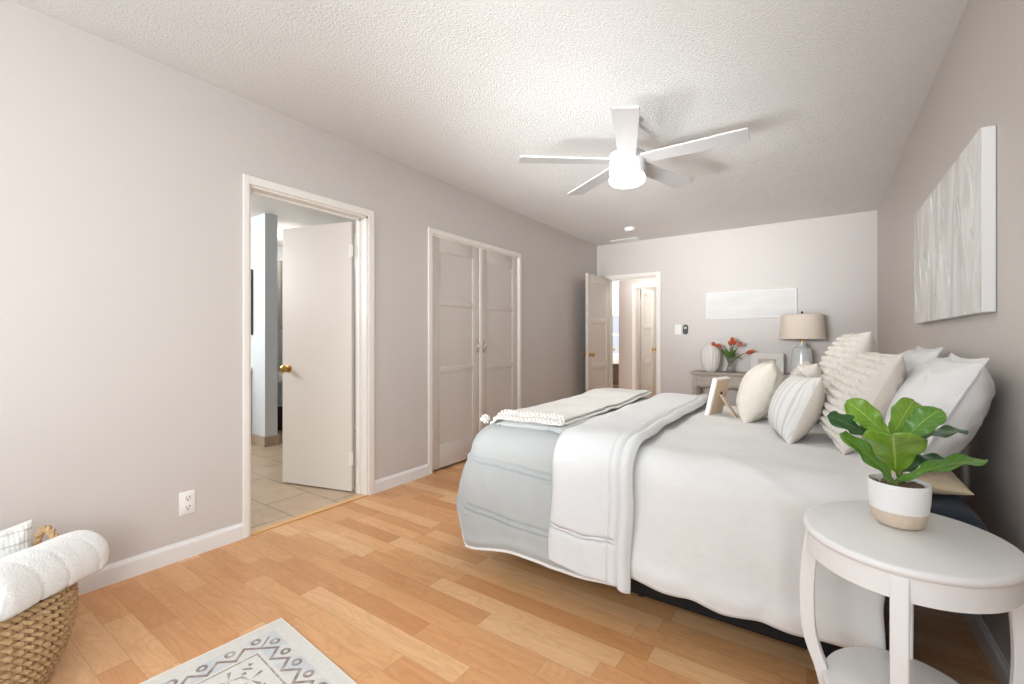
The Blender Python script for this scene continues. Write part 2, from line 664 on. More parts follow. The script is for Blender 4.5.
# closet: a pair of three-panel leaves, closed
cw = (C1B - C1A - .016) / 2
for k in (0, 1):
    y0 = C1A + .004 if k == 0 else C1B - .004
    d = thing('door_2' if k == 0 else 'door_3',
              'closed three-panel closet door nearer the bathroom' if k == 0 else 'closed three-panel closet door nearer the hall',
              'closet door', (XL - .02, y0, 0.018), PI / 2 if k == 0 else -PI / 2, kind='structure')
    b = B(); leaf_panels(b, cw, 1.985, 0.034, 0.105, (.20, .055, .0, .125), (.815, 1.40))
    mesh_obj('leaf', b, M_CLOSET, d, smooth=True, sharp=0.4)
    sgn = -1 if k == 0 else 1
    if k == 1:
        ab = B(); box(ab, cw - .022, cw + .012, .012, .024, 0, 1.985, .003); mesh_obj('astragal', ab, M_TRIM, d, smooth=False)
    pb = B()
    pts = [(cw - .05, sgn * (.017 + .026 * math.sin(PI * i / 10)), 0.99 + .10 * i / 10) for i in range(11)]
    tube(pb, pts, 0.0075, 8)
    for zz in (0.99, 1.09):
        bmesh.ops.create_cone(pb, cap_ends=True, segments=12, radius1=.009, radius2=.007, depth=.006, matrix=Matrix.Translation((cw - .05, sgn * .019, zz)) @ Matrix.Rotation(PI / 2, 4, 'X'))
    mesh_obj('pull_handle', pb, M_NICKEL, d)
    for zz in (.30, 1.72):
        hb = B()
        box(hb, -.016, .020, sgn * .0165 - .002, sgn * .0165 + .003, zz - .05, zz + .05, .001)
        lathe(hb, [(.006, zz - .05), (.006, zz + .05)], 0.0, sgn * .021, 10)
        mesh_obj('hinge', hb, M_TRIM, d)
b = B(); box(b, XL - T - .5, XL - T - .48, C1A - .2, C1B + .2, 0, H); box(b, XL - T - .5, XL - T, C1A - .2, C1A - .18, 0, H); box(b, XL - T - .5, XL - T, C1B + .18, C1B + .2, 0, H)
box(b, XL - T - .5, XL - T, C1A - .2, C1B + .2, -.1, 0)
struct('wall_closet', b, M_DARKSLOT)

# bedroom door: three panels, hinged on the left jamb, swung into the room
d = thing('door_4', 'open cream panelled door with brass knobs leading to the hall', 'door', (B1A + .004, YB - .03, 0.012), math.radians(-91), kind='structure')
b = B(); leaf_panels(b, 0.685, 1.98, 0.035, 0.095, (.22, .085, 0, .11), (.70, 1.32))
mesh_obj('leaf', b, M_DOOR, d, smooth=True, sharp=0.4)
knob(d, .625, .915, 1); knob(d, .625, .915, -1)
hinge(d, -.004, .25); hinge(d, -.004, 1.75)

# threshold strip in the bathroom doorway
b = B(); box(b, XL - .035, XL + .010, D1A + .016, D1B - .016, 0.0005, 0.008, .003)
struct('trim_4', b, plain('threshold_wood', (224, 176, 118), .4), 'pale wood threshold strip under the bathroom doorway', 'threshold')

# ---- bathroom beyond
BX = -6.3
b = B(); box(b, BX, XL - T, .2, 3.6, -.10, 0.002); box(b, XL - T, XL - .03, D1A + .016, D1B - .016, -.05, 0.002)
struct('floor_bathroom', b, M_TILE, 'beige stone tile floor of the bathroom', 'floor')
b = B(); box(b, BX, XL - T, .2, 3.6, 2.45, 2.55)
struct('ceiling_bathroom', b, plain('bath_ceiling', (226, 222, 216), .8))
b = B()
box(b, BX - .1, BX, .2, 3.6, 0, 2.5)
box(b, BX, XL - T, 0.1, .2, 0, 2.5)
box(b, BX, XL - T - .52, 3.5, 3.6, 0, 2.5)
struct('wall_bathroom', b, M_BATHWALL)
PXc, PYc = -4.79, 2.392
b = B(); box(b, BX, PXc, PYc, PYc + .13, 0, 2.46)
struct('wall_bathroom_partition', b, M_BATHWALL, 'pale blue-white partition wall end inside the bathroom', 'wall')
b = B(); box(b, BX, PXc + .015, PYc - .015, PYc + .145, 0.002, 0.11, .004)
struct('baseboard_bathroom', b, M_TILEBASE)
# things seen past the partition: wall cabinet, paper roll, dark bin, vanity, framed mirror
c = thing('wall_cabinet', 'narrow cream wall cabinet beyond the bathroom partition', 'cabinet', (-5.6, 2.98, 1.27))
b = B(); box(b, -.3, .3, -.15, .15, 0, .80, .004); mesh_obj('body', b, M_DOOR, c, smooth=False)
b = B(); box(b, .302, .32, -.14, .14, .01, .79, .004); dd = mesh_obj('door', b, M_DOOR, c, smooth=False)
b = B(); ball(b, (.335, -.10, .10), .014); mesh_obj('knob', b, M_NICKEL, dd)
p = thing('paper_roll', 'white toilet paper roll on chrome holder beyond the bathroom door', 'toilet paper', (-5.02, 2.685, .70))
b = B()
tube(b, [(0, -.163, 0), (0, -.05, 0), (0, .06, 0)], .008, 8)
mesh_obj('holder', b, M_NICKEL, p)
b = B()
lathe(b, [(.02, -.05), (.055, -.05), (.055, .05), (.02, .05)], seg=20, cap0=False, cap1=False)
bmesh.ops.transform(b, matrix=Matrix.Rotation(PI / 2, 4, 'X'), verts=b.verts)
mesh_obj('roll', b, plain('paper', (240, 238, 234), .9), p)
p = thing('waste_bin', 'small dark waste bin on bathroom tile beyond the door knob', 'bin', (-5.55, 2.98, .002))
b = B()
lathe(b, [(.085, 0), (.095, .02), (.11, .26), (.115, .265), (.105, .262), (.09, .03)], seg=28, cap1=False)
mesh_obj('bin_body', b, plain('dark_bin', (58, 48, 42), .5), p)
b = B(); tube(b, [(.112 * math.cos(2 * PI * k / 28), .112 * math.sin(2 * PI * k / 28), .265) for k in range(28)], .006, 8, True)
mesh_obj('rim', b, M_BLACK, p)
v = thing('vanity_cabinet', 'white bathroom vanity seen at the left edge of the doorway', 'vanity', (-5.33, 2.07, .002))
b = B(); box(b, -.55, .25, -.3, .3, .08, .78, .004); box(b, -.5, .2, -.25, .25, 0, .08); mesh_obj('body', b, M_TRIM, v, smooth=False)
b = B(); box(b, -.57, .28, -.32, .32, .78, .82, .006); mesh_obj('countertop', b, plain('counter', (216, 206, 192), .25), v, smooth=False)
for k in (0, 1):
    b = B(); box(b, .252, .27, -.28 + .29 * k, -.01 + .29 * k, .12, .75, .005); dd = mesh_obj('door', b, M_TRIM, v, smooth=False)
    b = B(); ball(b, (.284, -.05 + .09 * k, .55), .013); mesh_obj('knob', b, M_NICKEL, dd)
m = thing('framed_mirror', 'dark framed mirror hanging above the bathroom vanity', 'mirror', (-5.375, 2.387, 1.18))
b = B()
for x0, x1, z0, z1 in ((-.34, .34, 0, .05), (-.34, .34, .65, .70), (-.34, -.29, .05, .65), (.29, .34, .05, .65)):
    box(b, x0, x1, -.028, 0, z0, z1, .005)
mesh_obj('frame', b, plain('dark_frame', (52, 44, 40), .4), m, smooth=False)
b = B(); box(b, -.3, .3, -.012, -.002, .04, .66)
mesh_obj('mirror_glass', b, plain('mirror_silver', (220, 225, 228), .03, 1.0, var=0), m, smooth=False)

# ---- hall and rooms beyond
HY2 = 7.05
b = B(); box(b, -5.6, -.6, YB + T, 10.2, -.12, -.001)
struct('floor_hall', b, M_FLOOR)
b = B(); box(b, -5.6, -.6, YB + T, 10.2, H, H + .1)
struct('ceiling_hall', b, M_WHITEWALL)
HD0, HD1, HDH = -2.455, -1.86, 1.965
b = B()
box(b, -2.735, HD0, HY2, HY2 + .1, 0, H)
box(b, HD0, HD1, HY2, HY2 + .1, HDH, H)
box(b, HD1, -.7, HY2, HY2 + .1, 0, H)
struct('wall_hall', b, M_WALL, 'greige hall wall seen through the far doorway', 'wall')
b = B()
box(b, -5.7, -5.6, YB + T, 10.2, 0, H)
box(b, -.7, -.6, YB + T, 10.2, 0, H)
box(b, -5.6, XL, YB + T, YB + T + .02, 0, H)
box(b, -2.735, -2.66, HY2 + .1, 10.1, 0, H)
box(b, -2.66, -.7, 8.9, 9.0, 0, H)
struct('wall_hall_rooms', b, M_WHITEWALL)
b = B()
box(b, -5.6, -4.6, 10.1, 10.2, 0, H); box(b, -3.6, -2.66, 10.1, 10.2, 0, H)
box(b, -4.6, -3.6, 10.1, 10.2, 0, .75); box(b, -4.6, -3.6, 10.1, 10.2, 1.75, H)
struct('wall_living', b, M_WHITEWALL)
b = B()
for x0, x1, z0, z1 in ((-4.6, -3.6, .75, .80), (-4.6, -3.6, 1.70, 1.75), (-4.6, -4.55, .8, 1.7), (-3.65, -3.6, .8, 1.7), (-4.55, -3.65, 1.23, 1.27)):
    box(b, x0, x1, 10.12, 10.17, z0, z1, .004)
w2 = struct('window_2', b, M_WHITEPL, 'bright sash window of the far room seen down the hall', 'window')
b = B(); box(b, -4.55, -3.65, 10.14, 10.146, .8, 1.7)
mesh_obj('pane', b, M_GLASS, w2, smooth=False)
b = B()
for x0, x1, z0, z1 in ((HD0 - .05, HD0 + .01, 0, HDH + .05), (HD1 - .01, HD1 + .05, 0, HDH + .05), (HD0, HD1, HDH - .01, HDH + .05)):
    box(b, x0, x1, HY2 - .018, HY2, z0, z1, .004)
box(b, HD0, HD0 + .016, HY2, HY2 + .1, 0, HDH); box(b, HD1 - .016, HD1, HY2, HY2 + .1, 0, HDH)
struct('trim_5', b, M_TRIM, 'cream casing of the second doorway across the hall', 'door trim')
d = thing('door_5', 'white panelled door ajar across the hall', 'door', (HD0 + .045, HY2 + .13, .012), math.radians(87), kind='structure')
b = B(); leaf_panels(b, .54, 1.94, .035, .09, (.2, .08, 0, .1), (.70, 1.28))
mesh_obj('leaf', b, M_TRIM, d, smooth=True, sharp=.4)
knob(d, .48, .95, -1); hinge(d, -.004, .25); hinge(d, -.004, 1.7)
# arched chair back in the room across the hall
ch = thing('arched_chair', 'low grey chair with arched back in the room across the hall', 'chair', (-2.06, 7.62, 0))
b = B()
pts = [(-.20, 0, .34), (-.20, 0, .46)] + [(-.20 * math.cos(PI * k / 10), 0, .46 + .17 * math.sin(PI * k / 10)) for k in range(1, 10)] + [(.20, 0, .46), (.20, 0, .34)]
tube(b, pts, .016, 8)
mesh_obj('backrest', b, plain('grey_metal', (150, 150, 150), .4), ch)
b = B(); box(b, -.21, .21, -.02, .40, .33, .37, .012); mesh_obj('seat', b, plain('grey_seat', (170, 168, 164), .7), ch)
for sx in (-.18, .18):
    for sy in (.36, .02):
        b = B(); tube(b, [(sx, sy, .34), (sx * 1.05, sy, 0.0)], [.014, .011], 8); mesh_obj('leg', b, plain('grey_metal_leg', (150, 150, 150), .4), ch)
# living room bits seen in the slit
p = thing('framed_picture', 'small grey picture hanging high beyond the hall', 'picture', (-4.36, 10.09, 1.95))
b = B(); box(b, -.25, .25, -.025, 0, 0, .35, .004); mesh_obj('frame', b, M_TRIM, p, smooth=False)
b = B(); box(b, -.21, .21, -.028, -.02, .04, .31); mesh_obj('print', b, plain('grey_print', (150, 148, 146), .7, var=.5, nscale=9), p, smooth=False)
p = thing('credenza', 'dark low credenza under the far window beyond the hall', 'cabinet', (-4.1, 9.8, 0))
b = B(); box(b, -.6, .6, -.2, .2, .12, .58, .006); mesh_obj('body', b, plain('dark_wood', (66, 56, 50), .5), p, smooth=False)
b = B(); box(b, -.63, .63, -.22, .22, .58, .61, .004); mesh_obj('top', b, plain('light_top', (206, 204, 200), .4), p, smooth=False)
for sx in (-.55, .55):
    for sy in (-.16, .16):
        b = B(); box(b, sx - .02, sx + .02, sy - .02, sy + .02, 0, .12); mesh_obj('leg', b, plain('dark_leg', (66, 56, 50), .5), p, smooth=False)
p = thing('flower_vase', 'vase of yellow flowers on the far credenza', 'vase', (-4.02, 9.75, .61))
b = B(); lathe(b, [(.05, 0), (.07, .08), (.05, .18), (.035, .22), (.045, .25)], seg=16, cap1=False); mesh_obj('vase_body', b, plain('grey_vase', (176, 180, 184), .3), p)
b = B()
for k in range(9):
    a = k * 2.4; r = .02 + .012 * k
    ball(b, (r * math.cos(a), r * math.sin(a), .38 - .01 * k), .035, 8, 6)
    tube(b, [(0, 0, .2), (r * math.cos(a), r * math.sin(a), .37 - .01 * k)], .004, 5)
mesh_obj('flowers', b, plain('yellow_bloom', (214, 190, 90), .7, var=.4), p)

# ------------------------------------------------------------------ ceiling fan
FX, FY = -0.985, 2.68
M_FAN = plain('fan_white', (192, 191, 190), .4, var=.01)
fan = thing('ceiling_fan', 'white five-blade ceiling fan with glowing round light', 'ceiling fan', (FX, FY, 2.49))
b = B(); lathe(b, [(.075, -.001), (.075, -.012), (.070, -.030), (.040, -.045), (.022, -.05)], seg=36, cap1=True); mesh_obj('canopy', b, M_FAN, fan)
b = B(); lathe(b, [(.016, -.045), (.016, -.20)], seg=16); mesh_obj('downrod', b, M_FAN, fan)
b = B(); lathe(b, [(.03, -.20), (.085, -.21), (.107, -.225), (.110, -.245), (.110, -.345), (.104, -.357), (.098, -.359)], seg=48); mesh_obj('motor_housing', b, M_FAN, fan)
tE = NT('fan_light_glow'); tE.base(lin((255, 250, 242))); tE.p(Emission_Color=(1, .94, .86, 1), Emission_Strength=2.0, Roughness=.5)
b = B(); lathe(b, [(.105, -.360), (.110, -.372), (.108, -.392), (.094, -.406), (.06, -.414), (.02, -.417)], seg=48); mesh_obj('light_diffuser', b, tE.m, fan)
for k in range(5):
    b = B()
    R0, R1 = .095, .668
    def bl(u, v, top=1):
        r = R0 + (R1 - R0) * u
        w = .052 + (.068 - .052) * u
        e = 1.0
        if u > .965:
            e = 1 - .10 * ((u - .965) / .035) ** 2
        return r, (v * 2 - 1) * w * e
    n = 30
    lo = [[None] * 9 for _ in range(n + 1)]; hi = [[None] * 9 for _ in range(n + 1)]
    tw = math.radians(-7)
    for i in range(n + 1):
        for j in range(9):
            r, y = bl(i / n, j / 8)
            for arr, zz in ((lo, -.005), (hi, .005)):
                arr[i][j] = b.verts.new((r, y * math.cos(tw) - zz * math.sin(tw), -.268 + y * math.sin(tw) + zz * math.cos(tw)))
    for i in range(n):
        for j in range(8):
            b.faces.new((hi[i][j], hi[i + 1][j], hi[i + 1][j + 1], hi[i][j + 1]))
            b.faces.new((lo[i][j], lo[i][j + 1], lo[i + 1][j + 1], lo[i + 1][j]))
        for j in (0, 8):
            b.faces.new((lo[i][j], lo[i + 1][j], hi[i + 1][j], hi[i][j]))
    for i in (0, n):
        for j in range(8):
            b.faces.new((lo[i][j], lo[i][j + 1], hi[i][j + 1], hi[i][j]))
    a = math.radians(1.5 + 72 * k)
    bmesh.ops.transform(b, matrix=Matrix.Rotation(a, 4, 'Z'), verts=b.verts)
    mesh_obj('blade', b, M_FAN, fan, sharp=.8)
lamp = area('fan_lamp', (FX, FY, 2.068), (FX, FY, 0), .19, .19, 4.5, (1.0, .97, .93))
lamp.data.shape = 'DISK'

# smoke detector and vent on the ceiling
s = at_z(630, 228, 2.49)
sd = thing('smoke_detector', 'round white smoke detector on ceiling beside the vent', 'smoke detector', (s.x, s.y, 2.49))
b = B(); lathe(b, [(.066, 0), (.066, -.010), (.060, -.020), (.058, -.034), (.045, -.040)], seg=32); mesh_obj('body', b, M_WHITEPL, sd)
b = B(); lathe(b, [(.030, -.039), (.028, -.045), (.01, -.046)], seg=20); mesh_obj('test_button', b, plain('grey_button', (190, 188, 186), .4), sd)
s = at_z(626, 240.5, 2.49)
vt = thing('ceiling_vent', 'flat white louvred vent on ceiling near the back wall', 'vent', (s.x, s.y - .02, 2.49))
b = B()
for x0, x1, y0, y1 in ((-.18, .18, -.10, -.08), (-.18, .18, .08, .10), (-.18, -.16, -.08, .08), (.16, .18, -.08, .08)):
    box(b, x0, x1, y0, y1, -.010, 0, .002)
for k in range(6):
    yy = -.07 + .028 * k
    box(b, -.16, .16, -.007, .007, -.001, .001, M=Matrix.Translation((0, yy, -.0085)))
mesh_obj('louvre', b, M_WHITEPL, vt, smooth=False)
b = B(); box(b, -.16, .16, -.08, .08, -.0068, 0); mesh_obj('duct_shade', b, M_DARKSLOT, vt, smooth=False)  # dark plate stands in for the shade between the louvres

# ------------------------------------------------------------------ wall fittings
o = thing('wall_outlet', 'white double power outlet low on the left wall', 'outlet', (XL, .95, .283))
b = B(); box(b, 0, .006, -.036, .036, -.059, .059, .0025); mesh_obj('cover_plate', b, M_WHITEPL, o)
for zz in (-.024, .024):
    b = B(); lathe(b, [(.017, 0), (.017, .003), (.015, .004)], seg=20)
    bmesh.ops.transform(b, matrix=Matrix.Translation((.005, 0, zz)) @ Matrix.Rotation(PI / 2, 4, 'Y'), verts=b.verts)
    r = mesh_obj('receptacle', b, M_WHITEPL, o)
    b = B()
    box(b, .0085, .0096, -.009, -.006, zz + .000, zz + .010); box(b, .0085, .0096, .006, .009, zz + .000, zz + .010)
    box(b, .0085, .0096, -.003, .003, zz - .011, zz - .005)
    mesh_obj('slot', b, M_DARKSLOT, r, smooth=False)
s = at_y(678, 329.5, YB)
o = thing('light_switch', 'white light switch plate on the back wall beside a black controller', 'light switch', (s.x, YB, s.z))
b = B(); box(b, -.042, .042, -.006, 0, -.066, .066, .0025); mesh_obj('cover_plate', b, M_WHITEPL, o)
for dx in (-.019, .019):
    b = B(); box(b, dx - .012, dx + .012, -.010, -.005, -.030, .030, .002); mesh_obj('rocker', b, M_WHITEPL, o)
s = at_y(685.6, 329.5, YB)
o = thing('wall_controller', 'black rounded controller with silver dial on the back wall', 'controller', (s.x, YB, s.z))
b = B()
n = 24
pr = []
for k in range(n):
    a = 2 * PI * k / n
    pr.append((.032 * math.cos(a), .032 * math.sin(a) + (.032 if math.sin(a) >= 0 else -.032)))
f0 = [b.verts.new((x, 0, z)) for x, z in pr]; f1 = [b.verts.new((x, -.016, z)) for x, z in pr]; f2 = [b.verts.new((x * .88, -.022, z * .94)) for x, z in pr]
for r0, r1 in ((f0, f1), (f1, f2)):
    for k in range(n):
        b.faces.new((r0[k], r0[(k + 1) % n], r1[(k + 1) % n], r1[k]))
b.faces.new(f2); b.faces.new(f0[::-1])
mesh_obj('body', b, M_BLACK, o)
b = B(); lathe(b, [(.019, .020), (.019, .026), (.015, .028)], seg=20); bmesh.ops.transform(b, matrix=Matrix.Translation((0, 0, .022)) @ Matrix.Rotation(PI / 2, 4, 'X'), verts=b.verts)
mesh_obj('dial', b, M_NICKEL, o)

# ------------------------------------------------------------------ art
def canvas_mat():
    t = NT('plaster_canvas')
    v = t.coord('Object', (1, 1, 1))
    sp = t.coord('Object', (1, 2.0, 0.55))
    n1 = t.noise(sp, 2.4, 5, .55, 1.4)
    n2 = t.noise(sp, 7.0, 4, .5, .8)
    c = t.ramp(n1, [(.34, lin((206, 205, 201))), (.46, lin((221, 219, 216))), (.53, lin((236, 235, 233))), (.60, lin((222, 220, 217))), (.7, lin((233, 232, 230)))])
    t.base(c)
    t.p(Roughness=.7)
    t.bump(t.math('ADD', n1, t.math('MULTIPLY', n2, .6)), .22, .02)
    return t.m


Mcan = canvas_mat(); Mcanside = plain('canvas_side', (242, 241, 240), .7, var=.01)
cv = thing('abstract_canvas', 'large white abstract canvas with palette-knife streaks over the bed', 'painting', (XR, 2.842, 1.533))
b = B(); box(b, -.038, -.001, -.662, .662, -.317, .317, .003); mesh_obj('stretcher', b, Mcanside, cv, smooth=False)
b = B()
grid(b, 90, 45, lambda u, v: Vector((-.0385 - .003 * max(0, nz(u * 14, v * 3.2, 4.2)), -.662 + 1.324 * u, -.317 + .634 * v)))
for k in range(16):           # knife ridges, mostly leaning upright
    u0, v0 = random.random(), random.random()
    ln = .05 + .16 * random.random(); a = math.radians(78 + random.uniform(-22, 14))
    y0, z0 = -.62 + 1.22 * u0, -.27 + .50 * v0
    pts = [(-.041, max(-.645, min(.648, y0 + ln * t_ * math.cos(a) * .8)), max(-.3, min(.298, z0 + ln * t_ * math.sin(a) + .01 * math.sin(6 * t_)))) for t_ in (0, .25, .5, .75, 1)]
    tube(b, pts, [.001, .003, .004, .003, .001], 6)
mesh_obj('painted_face', b, Mcan, cv, recalc=False)
s0, s1 = at_y(706, 293, YB - .03), at_y(797, 319, YB - .03)
lc = thing('long_canvas', 'long plain white framed panel on the back wall beside the lamp', 'picture', ((s0.x + s1.x) / 2, YB, 1.55))
hw = (s1.x - s0.x) / 2
b = B(); box(b, -hw + .012, hw - .012, -.024, 0, -.150, .150); 
tcv = NT('long_canvas_white'); vv = tcv.coord('Object', (.6, 1, 5)); tcv.base(tcv.ramp(tcv.noise(vv, 3, 4, .5, .5), [(.4, lin((220, 219, 216))), (.6, lin((226, 225, 222)))])); tcv.p(Roughness=.8)
mesh_obj('panel', b, tcv.m, lc, smooth=False)
b = B()
for x0, x1, z0, z1 in ((-hw, hw, -.163, -.150), (-hw, hw, .150, .163), (-hw, -hw + .012, -.15, .15), (hw - .012, hw, -.15, .15)):
    box(b, x0, x1, -.030, 0, z0, z1, .002)
mesh_obj('frame', b, Mcanside, lc, smooth=False)

# ------------------------------------------------------------------ bed
BZ = 0.672                                  # top of the made bed
NY, FYB = 1.735, 3.38                       # near and far faces of the bedding
HEADX, FOOTX = 0.40, -1.50
M_NAVY = fabric('navy_cloth', (44, 52, 66), 300, .2)
M_BOXB = plain('black_box_cloth', (20, 20, 22), .85, var=.2)
M_DUVET = fabric('white_cotton', (226, 225, 222), 500, .5)
M_GREY = fabric('grey_comforter_cloth', (175, 177, 175), 500, .22)
M_FOLD = fabric('white_comforter_cloth', (216, 216, 215), 500, .22)
M_PIPE = plain('white_piping', (232, 228, 222), .8)

bed = thing('bed', 'wide low bed with navy mattress on a black base, head against the right wall', 'bed', (-.5, 2.56, 0))
def inbed(o):
    o.location = (.5, -2.56, 0)
    return o
b = B(); box(b, FOOTX + .12, .14, 1.83, 3.26, .055, .33, .02, 3); inbed(mesh_obj('box_base', b, M_BOXB, bed))
for lx in (FOOTX + .25, -.65, .02):
    for ly in (1.95, 3.17):
        b = B(); lathe(b, [(.022, 0), (.022, .008), (.026, .012), (.026, .06)], lx, ly, 14); inbed(mesh_obj('leg', b, M_BLACK, bed))
b = B(); box(b, FOOTX + .08, HEADX + .005, 1.80, 3.30, .30, .615, .07, 6)
for v_ in b.verts:
    pass
inbed(mesh_obj('mattress', b, M_NAVY, bed))
b = B()
for zz in (.34, .58):
    tube(b, [(FOOTX + .10, 1.80 + .015, zz), (HEADX - .02, 1.80 + .015, zz)], .007, 8)
inbed(mesh_obj('mattress_piping', b, M_NAVY, bed))


def cross(zh_near, zh_far, ztop, yn, yf, rc=.11, flare=.03, crown=.012, n=120):
    """profile across the bed from the near hem, over the top, to the far hem; returns list of (y,z)"""
    pts = []
    pts.append((yn - flare, zh_near)); pts.append((yn - flare * .6, zh_near + (ztop - rc - zh_near) * .35)); pts.append((yn - .004, ztop - rc - .06))
    for k in range(0, 9):
        a = PI / 2 * k / 8
        pts.append((yn + rc - rc * math.cos(a), ztop - rc + rc * math.sin(a)))
    m = 14
    for k in range(1, m):
        t_ = k / m
        pts.append((yn + rc + (yf - yn - 2 * rc) * t_, ztop + crown * math.sin(PI * t_)))
    for k in range(8, -1, -1):
        a = PI / 2 * k / 8
        pts.append((yf - rc + rc * math.cos(a), ztop - rc + rc * math.sin(a)))
    pts.append((yf + .004, ztop - rc - .06)); pts.append((yf + flare, zh_far))
    # resample by arc length
    d = [0]
    for i in range(1, len(pts)):
        d.append(d[-1] + math.dist(pts[i], pts[i - 1]))
    out = []
    j = 0
    for k in range(n + 1):
        s_ = d[-1] * k / n
        while j < len(d) - 2 and d[j + 1] < s_:
            j += 1
        f = (s_ - d[j]) / max(1e-9, d[j + 1] - d[j])
        out.append((pts[j][0] + (pts[j + 1][0] - pts[j][0]) * f, pts[j][1] + (pts[j + 1][1] - pts[j][1]) * f))
    return out, d[-1]


def finish_cloth(o, thick, sub=1, offset=1.0):
    m = o.modifiers.new('thick', 'SOLIDIFY'); m.thickness = thick; m.offset = offset; m.use_even_offset = False
    if sub:
        s_ = o.modifiers.new('sub', 'SUBSURF'); s_.levels = sub; s_.render_levels = sub
    return o


def drape(name, mat, x0, x1, nx, ny, hem, ztop, bump, yn=NY, yf=FYB, parent=None, thick=.012, sub=0, edge=None, rc=.11, flare=.03, zfun=None):
    b = B()
    def fn(u, v):
        return None
    rows = []
    for i in range(nx + 1):
        u = i / nx
        x = x0 + (x1 - x0) * u
        hn = hem(x)
        zt = ztop + (zfun(x) if zfun else 0)
        pr, L = cross(hn, .30, zt, yn, yf, rc, flare, n=ny)
        row = []
        for j in range(ny + 1):
            y, z = pr[j]
            a = pr[max(0, j - 1)]; c_ = pr[min(ny, j + 1)]
            ty, tz = c_[0] - a[0], c_[1] - a[1]
            l_ = math.hypot(ty, tz) or 1
            nyv, nzv = -tz / l_, ty / l_
            h = bump(x, j / ny * L, u, y, z)
            ex = edge(u, y, z) if edge else 0
            row.append(b.verts.new((x + ex, y + nyv * h, z + nzv * h)))
        rows.append(row)
    for i in range(nx):
        for j in range(ny):
            b.faces.new((rows[i][j], rows[i + 1][j], rows[i + 1][j + 1], rows[i][j + 1]))
    o = mesh_obj(name, b, mat, parent, sharp=3, recalc=False)
    return finish_cloth(o, thick, sub)


# white duvet lying over the whole bed up to the pillows
def duv_hem(x):
    return .180 + .005 * math.sin(x * 7 + .5) + .010 * nz(x * 9, 3.1) + .02 * smooth(-.4, -.75, x)


def duv_bump(x, s, u, y, z):
    side = smooth(.66, .58, z) * (1 if y < 2.3 else .4)
    w = .010 * nz(x * 2.6 + .6 * s, s * 3.4, 1.0) + .006 * nz(x * 7 + s * 2, s * 6, 2.0)
    w += side * .010 * nz(x * 9 + s * 1.5, s * 2.2, 5.0)
    w += .012 * math.exp(-((s - .045) / .03) ** 2) * (.6 + nz(x * 12, 0, 8))      # puffy hem
    w += .016 * math.exp(-((x - .165) / .04) ** 2)
    rd = .012 * math.exp(-(((x - .02) * .55 + (s - .36)) / .03) ** 2) * smooth(.3, .1, abs(x + .1))
    return w + rd


duvet = drape('duvet', M_DUVET, -.98, .180, 130, 200, duv_hem, BZ - .004, duv_bump, thick=.012,
              edge=lambda u, y, z: (.02 * nz(y * 6, z * 6, 2) if u > .99 else 0) - (.03 * smooth(.60, .25, z) * smooth(.6, 1, u)))
tag(duvet, 'smooth white cotton duvet hanging over the near side of the bed', 'duvet')

# the folded comforter at the foot: grey face below, its white face turned back on top
com = thing('comforter', 'quilted comforter folded over the foot of the bed, grey side below white side', 'comforter')
bxy = []
X0g, X1g = FOOTX, -.66


def ring_path():
    """outline of the grey layer seen from above: near side, rounded foot corners, foot, far side"""
    r = .13
    pts = []
    n = 60
    for k in range(n + 1):
        pts.append((X1g + (X0g + r - X1g) * k / n, NY - .012, 0, -1))
    for k in range(1, 15):
        a = PI / 2 * k / 14
        pts.append((X0g + r - r * math.sin(a), NY - .012 + r - r * math.cos(a), -math.sin(a), -math.cos(a)))
    n = 50
    ya, yb = NY - .012 + r, FYB + .012 - r
    for k in range(1, n + 1):
        pts.append((X0g, ya + (yb - ya) * k / n, -1, 0))
    for k in range(1, 15):
        a = PI / 2 * k / 14
        pts.append((X0g + r - r * math.cos(a), yb + r * math.sin(a), -math.cos(a), math.sin(a)))
    for k in range(1, 31):
        pts.append((X0g + r + (X1g - X0g - r) * k / 30, FYB + .012, 0, 1))
    return pts


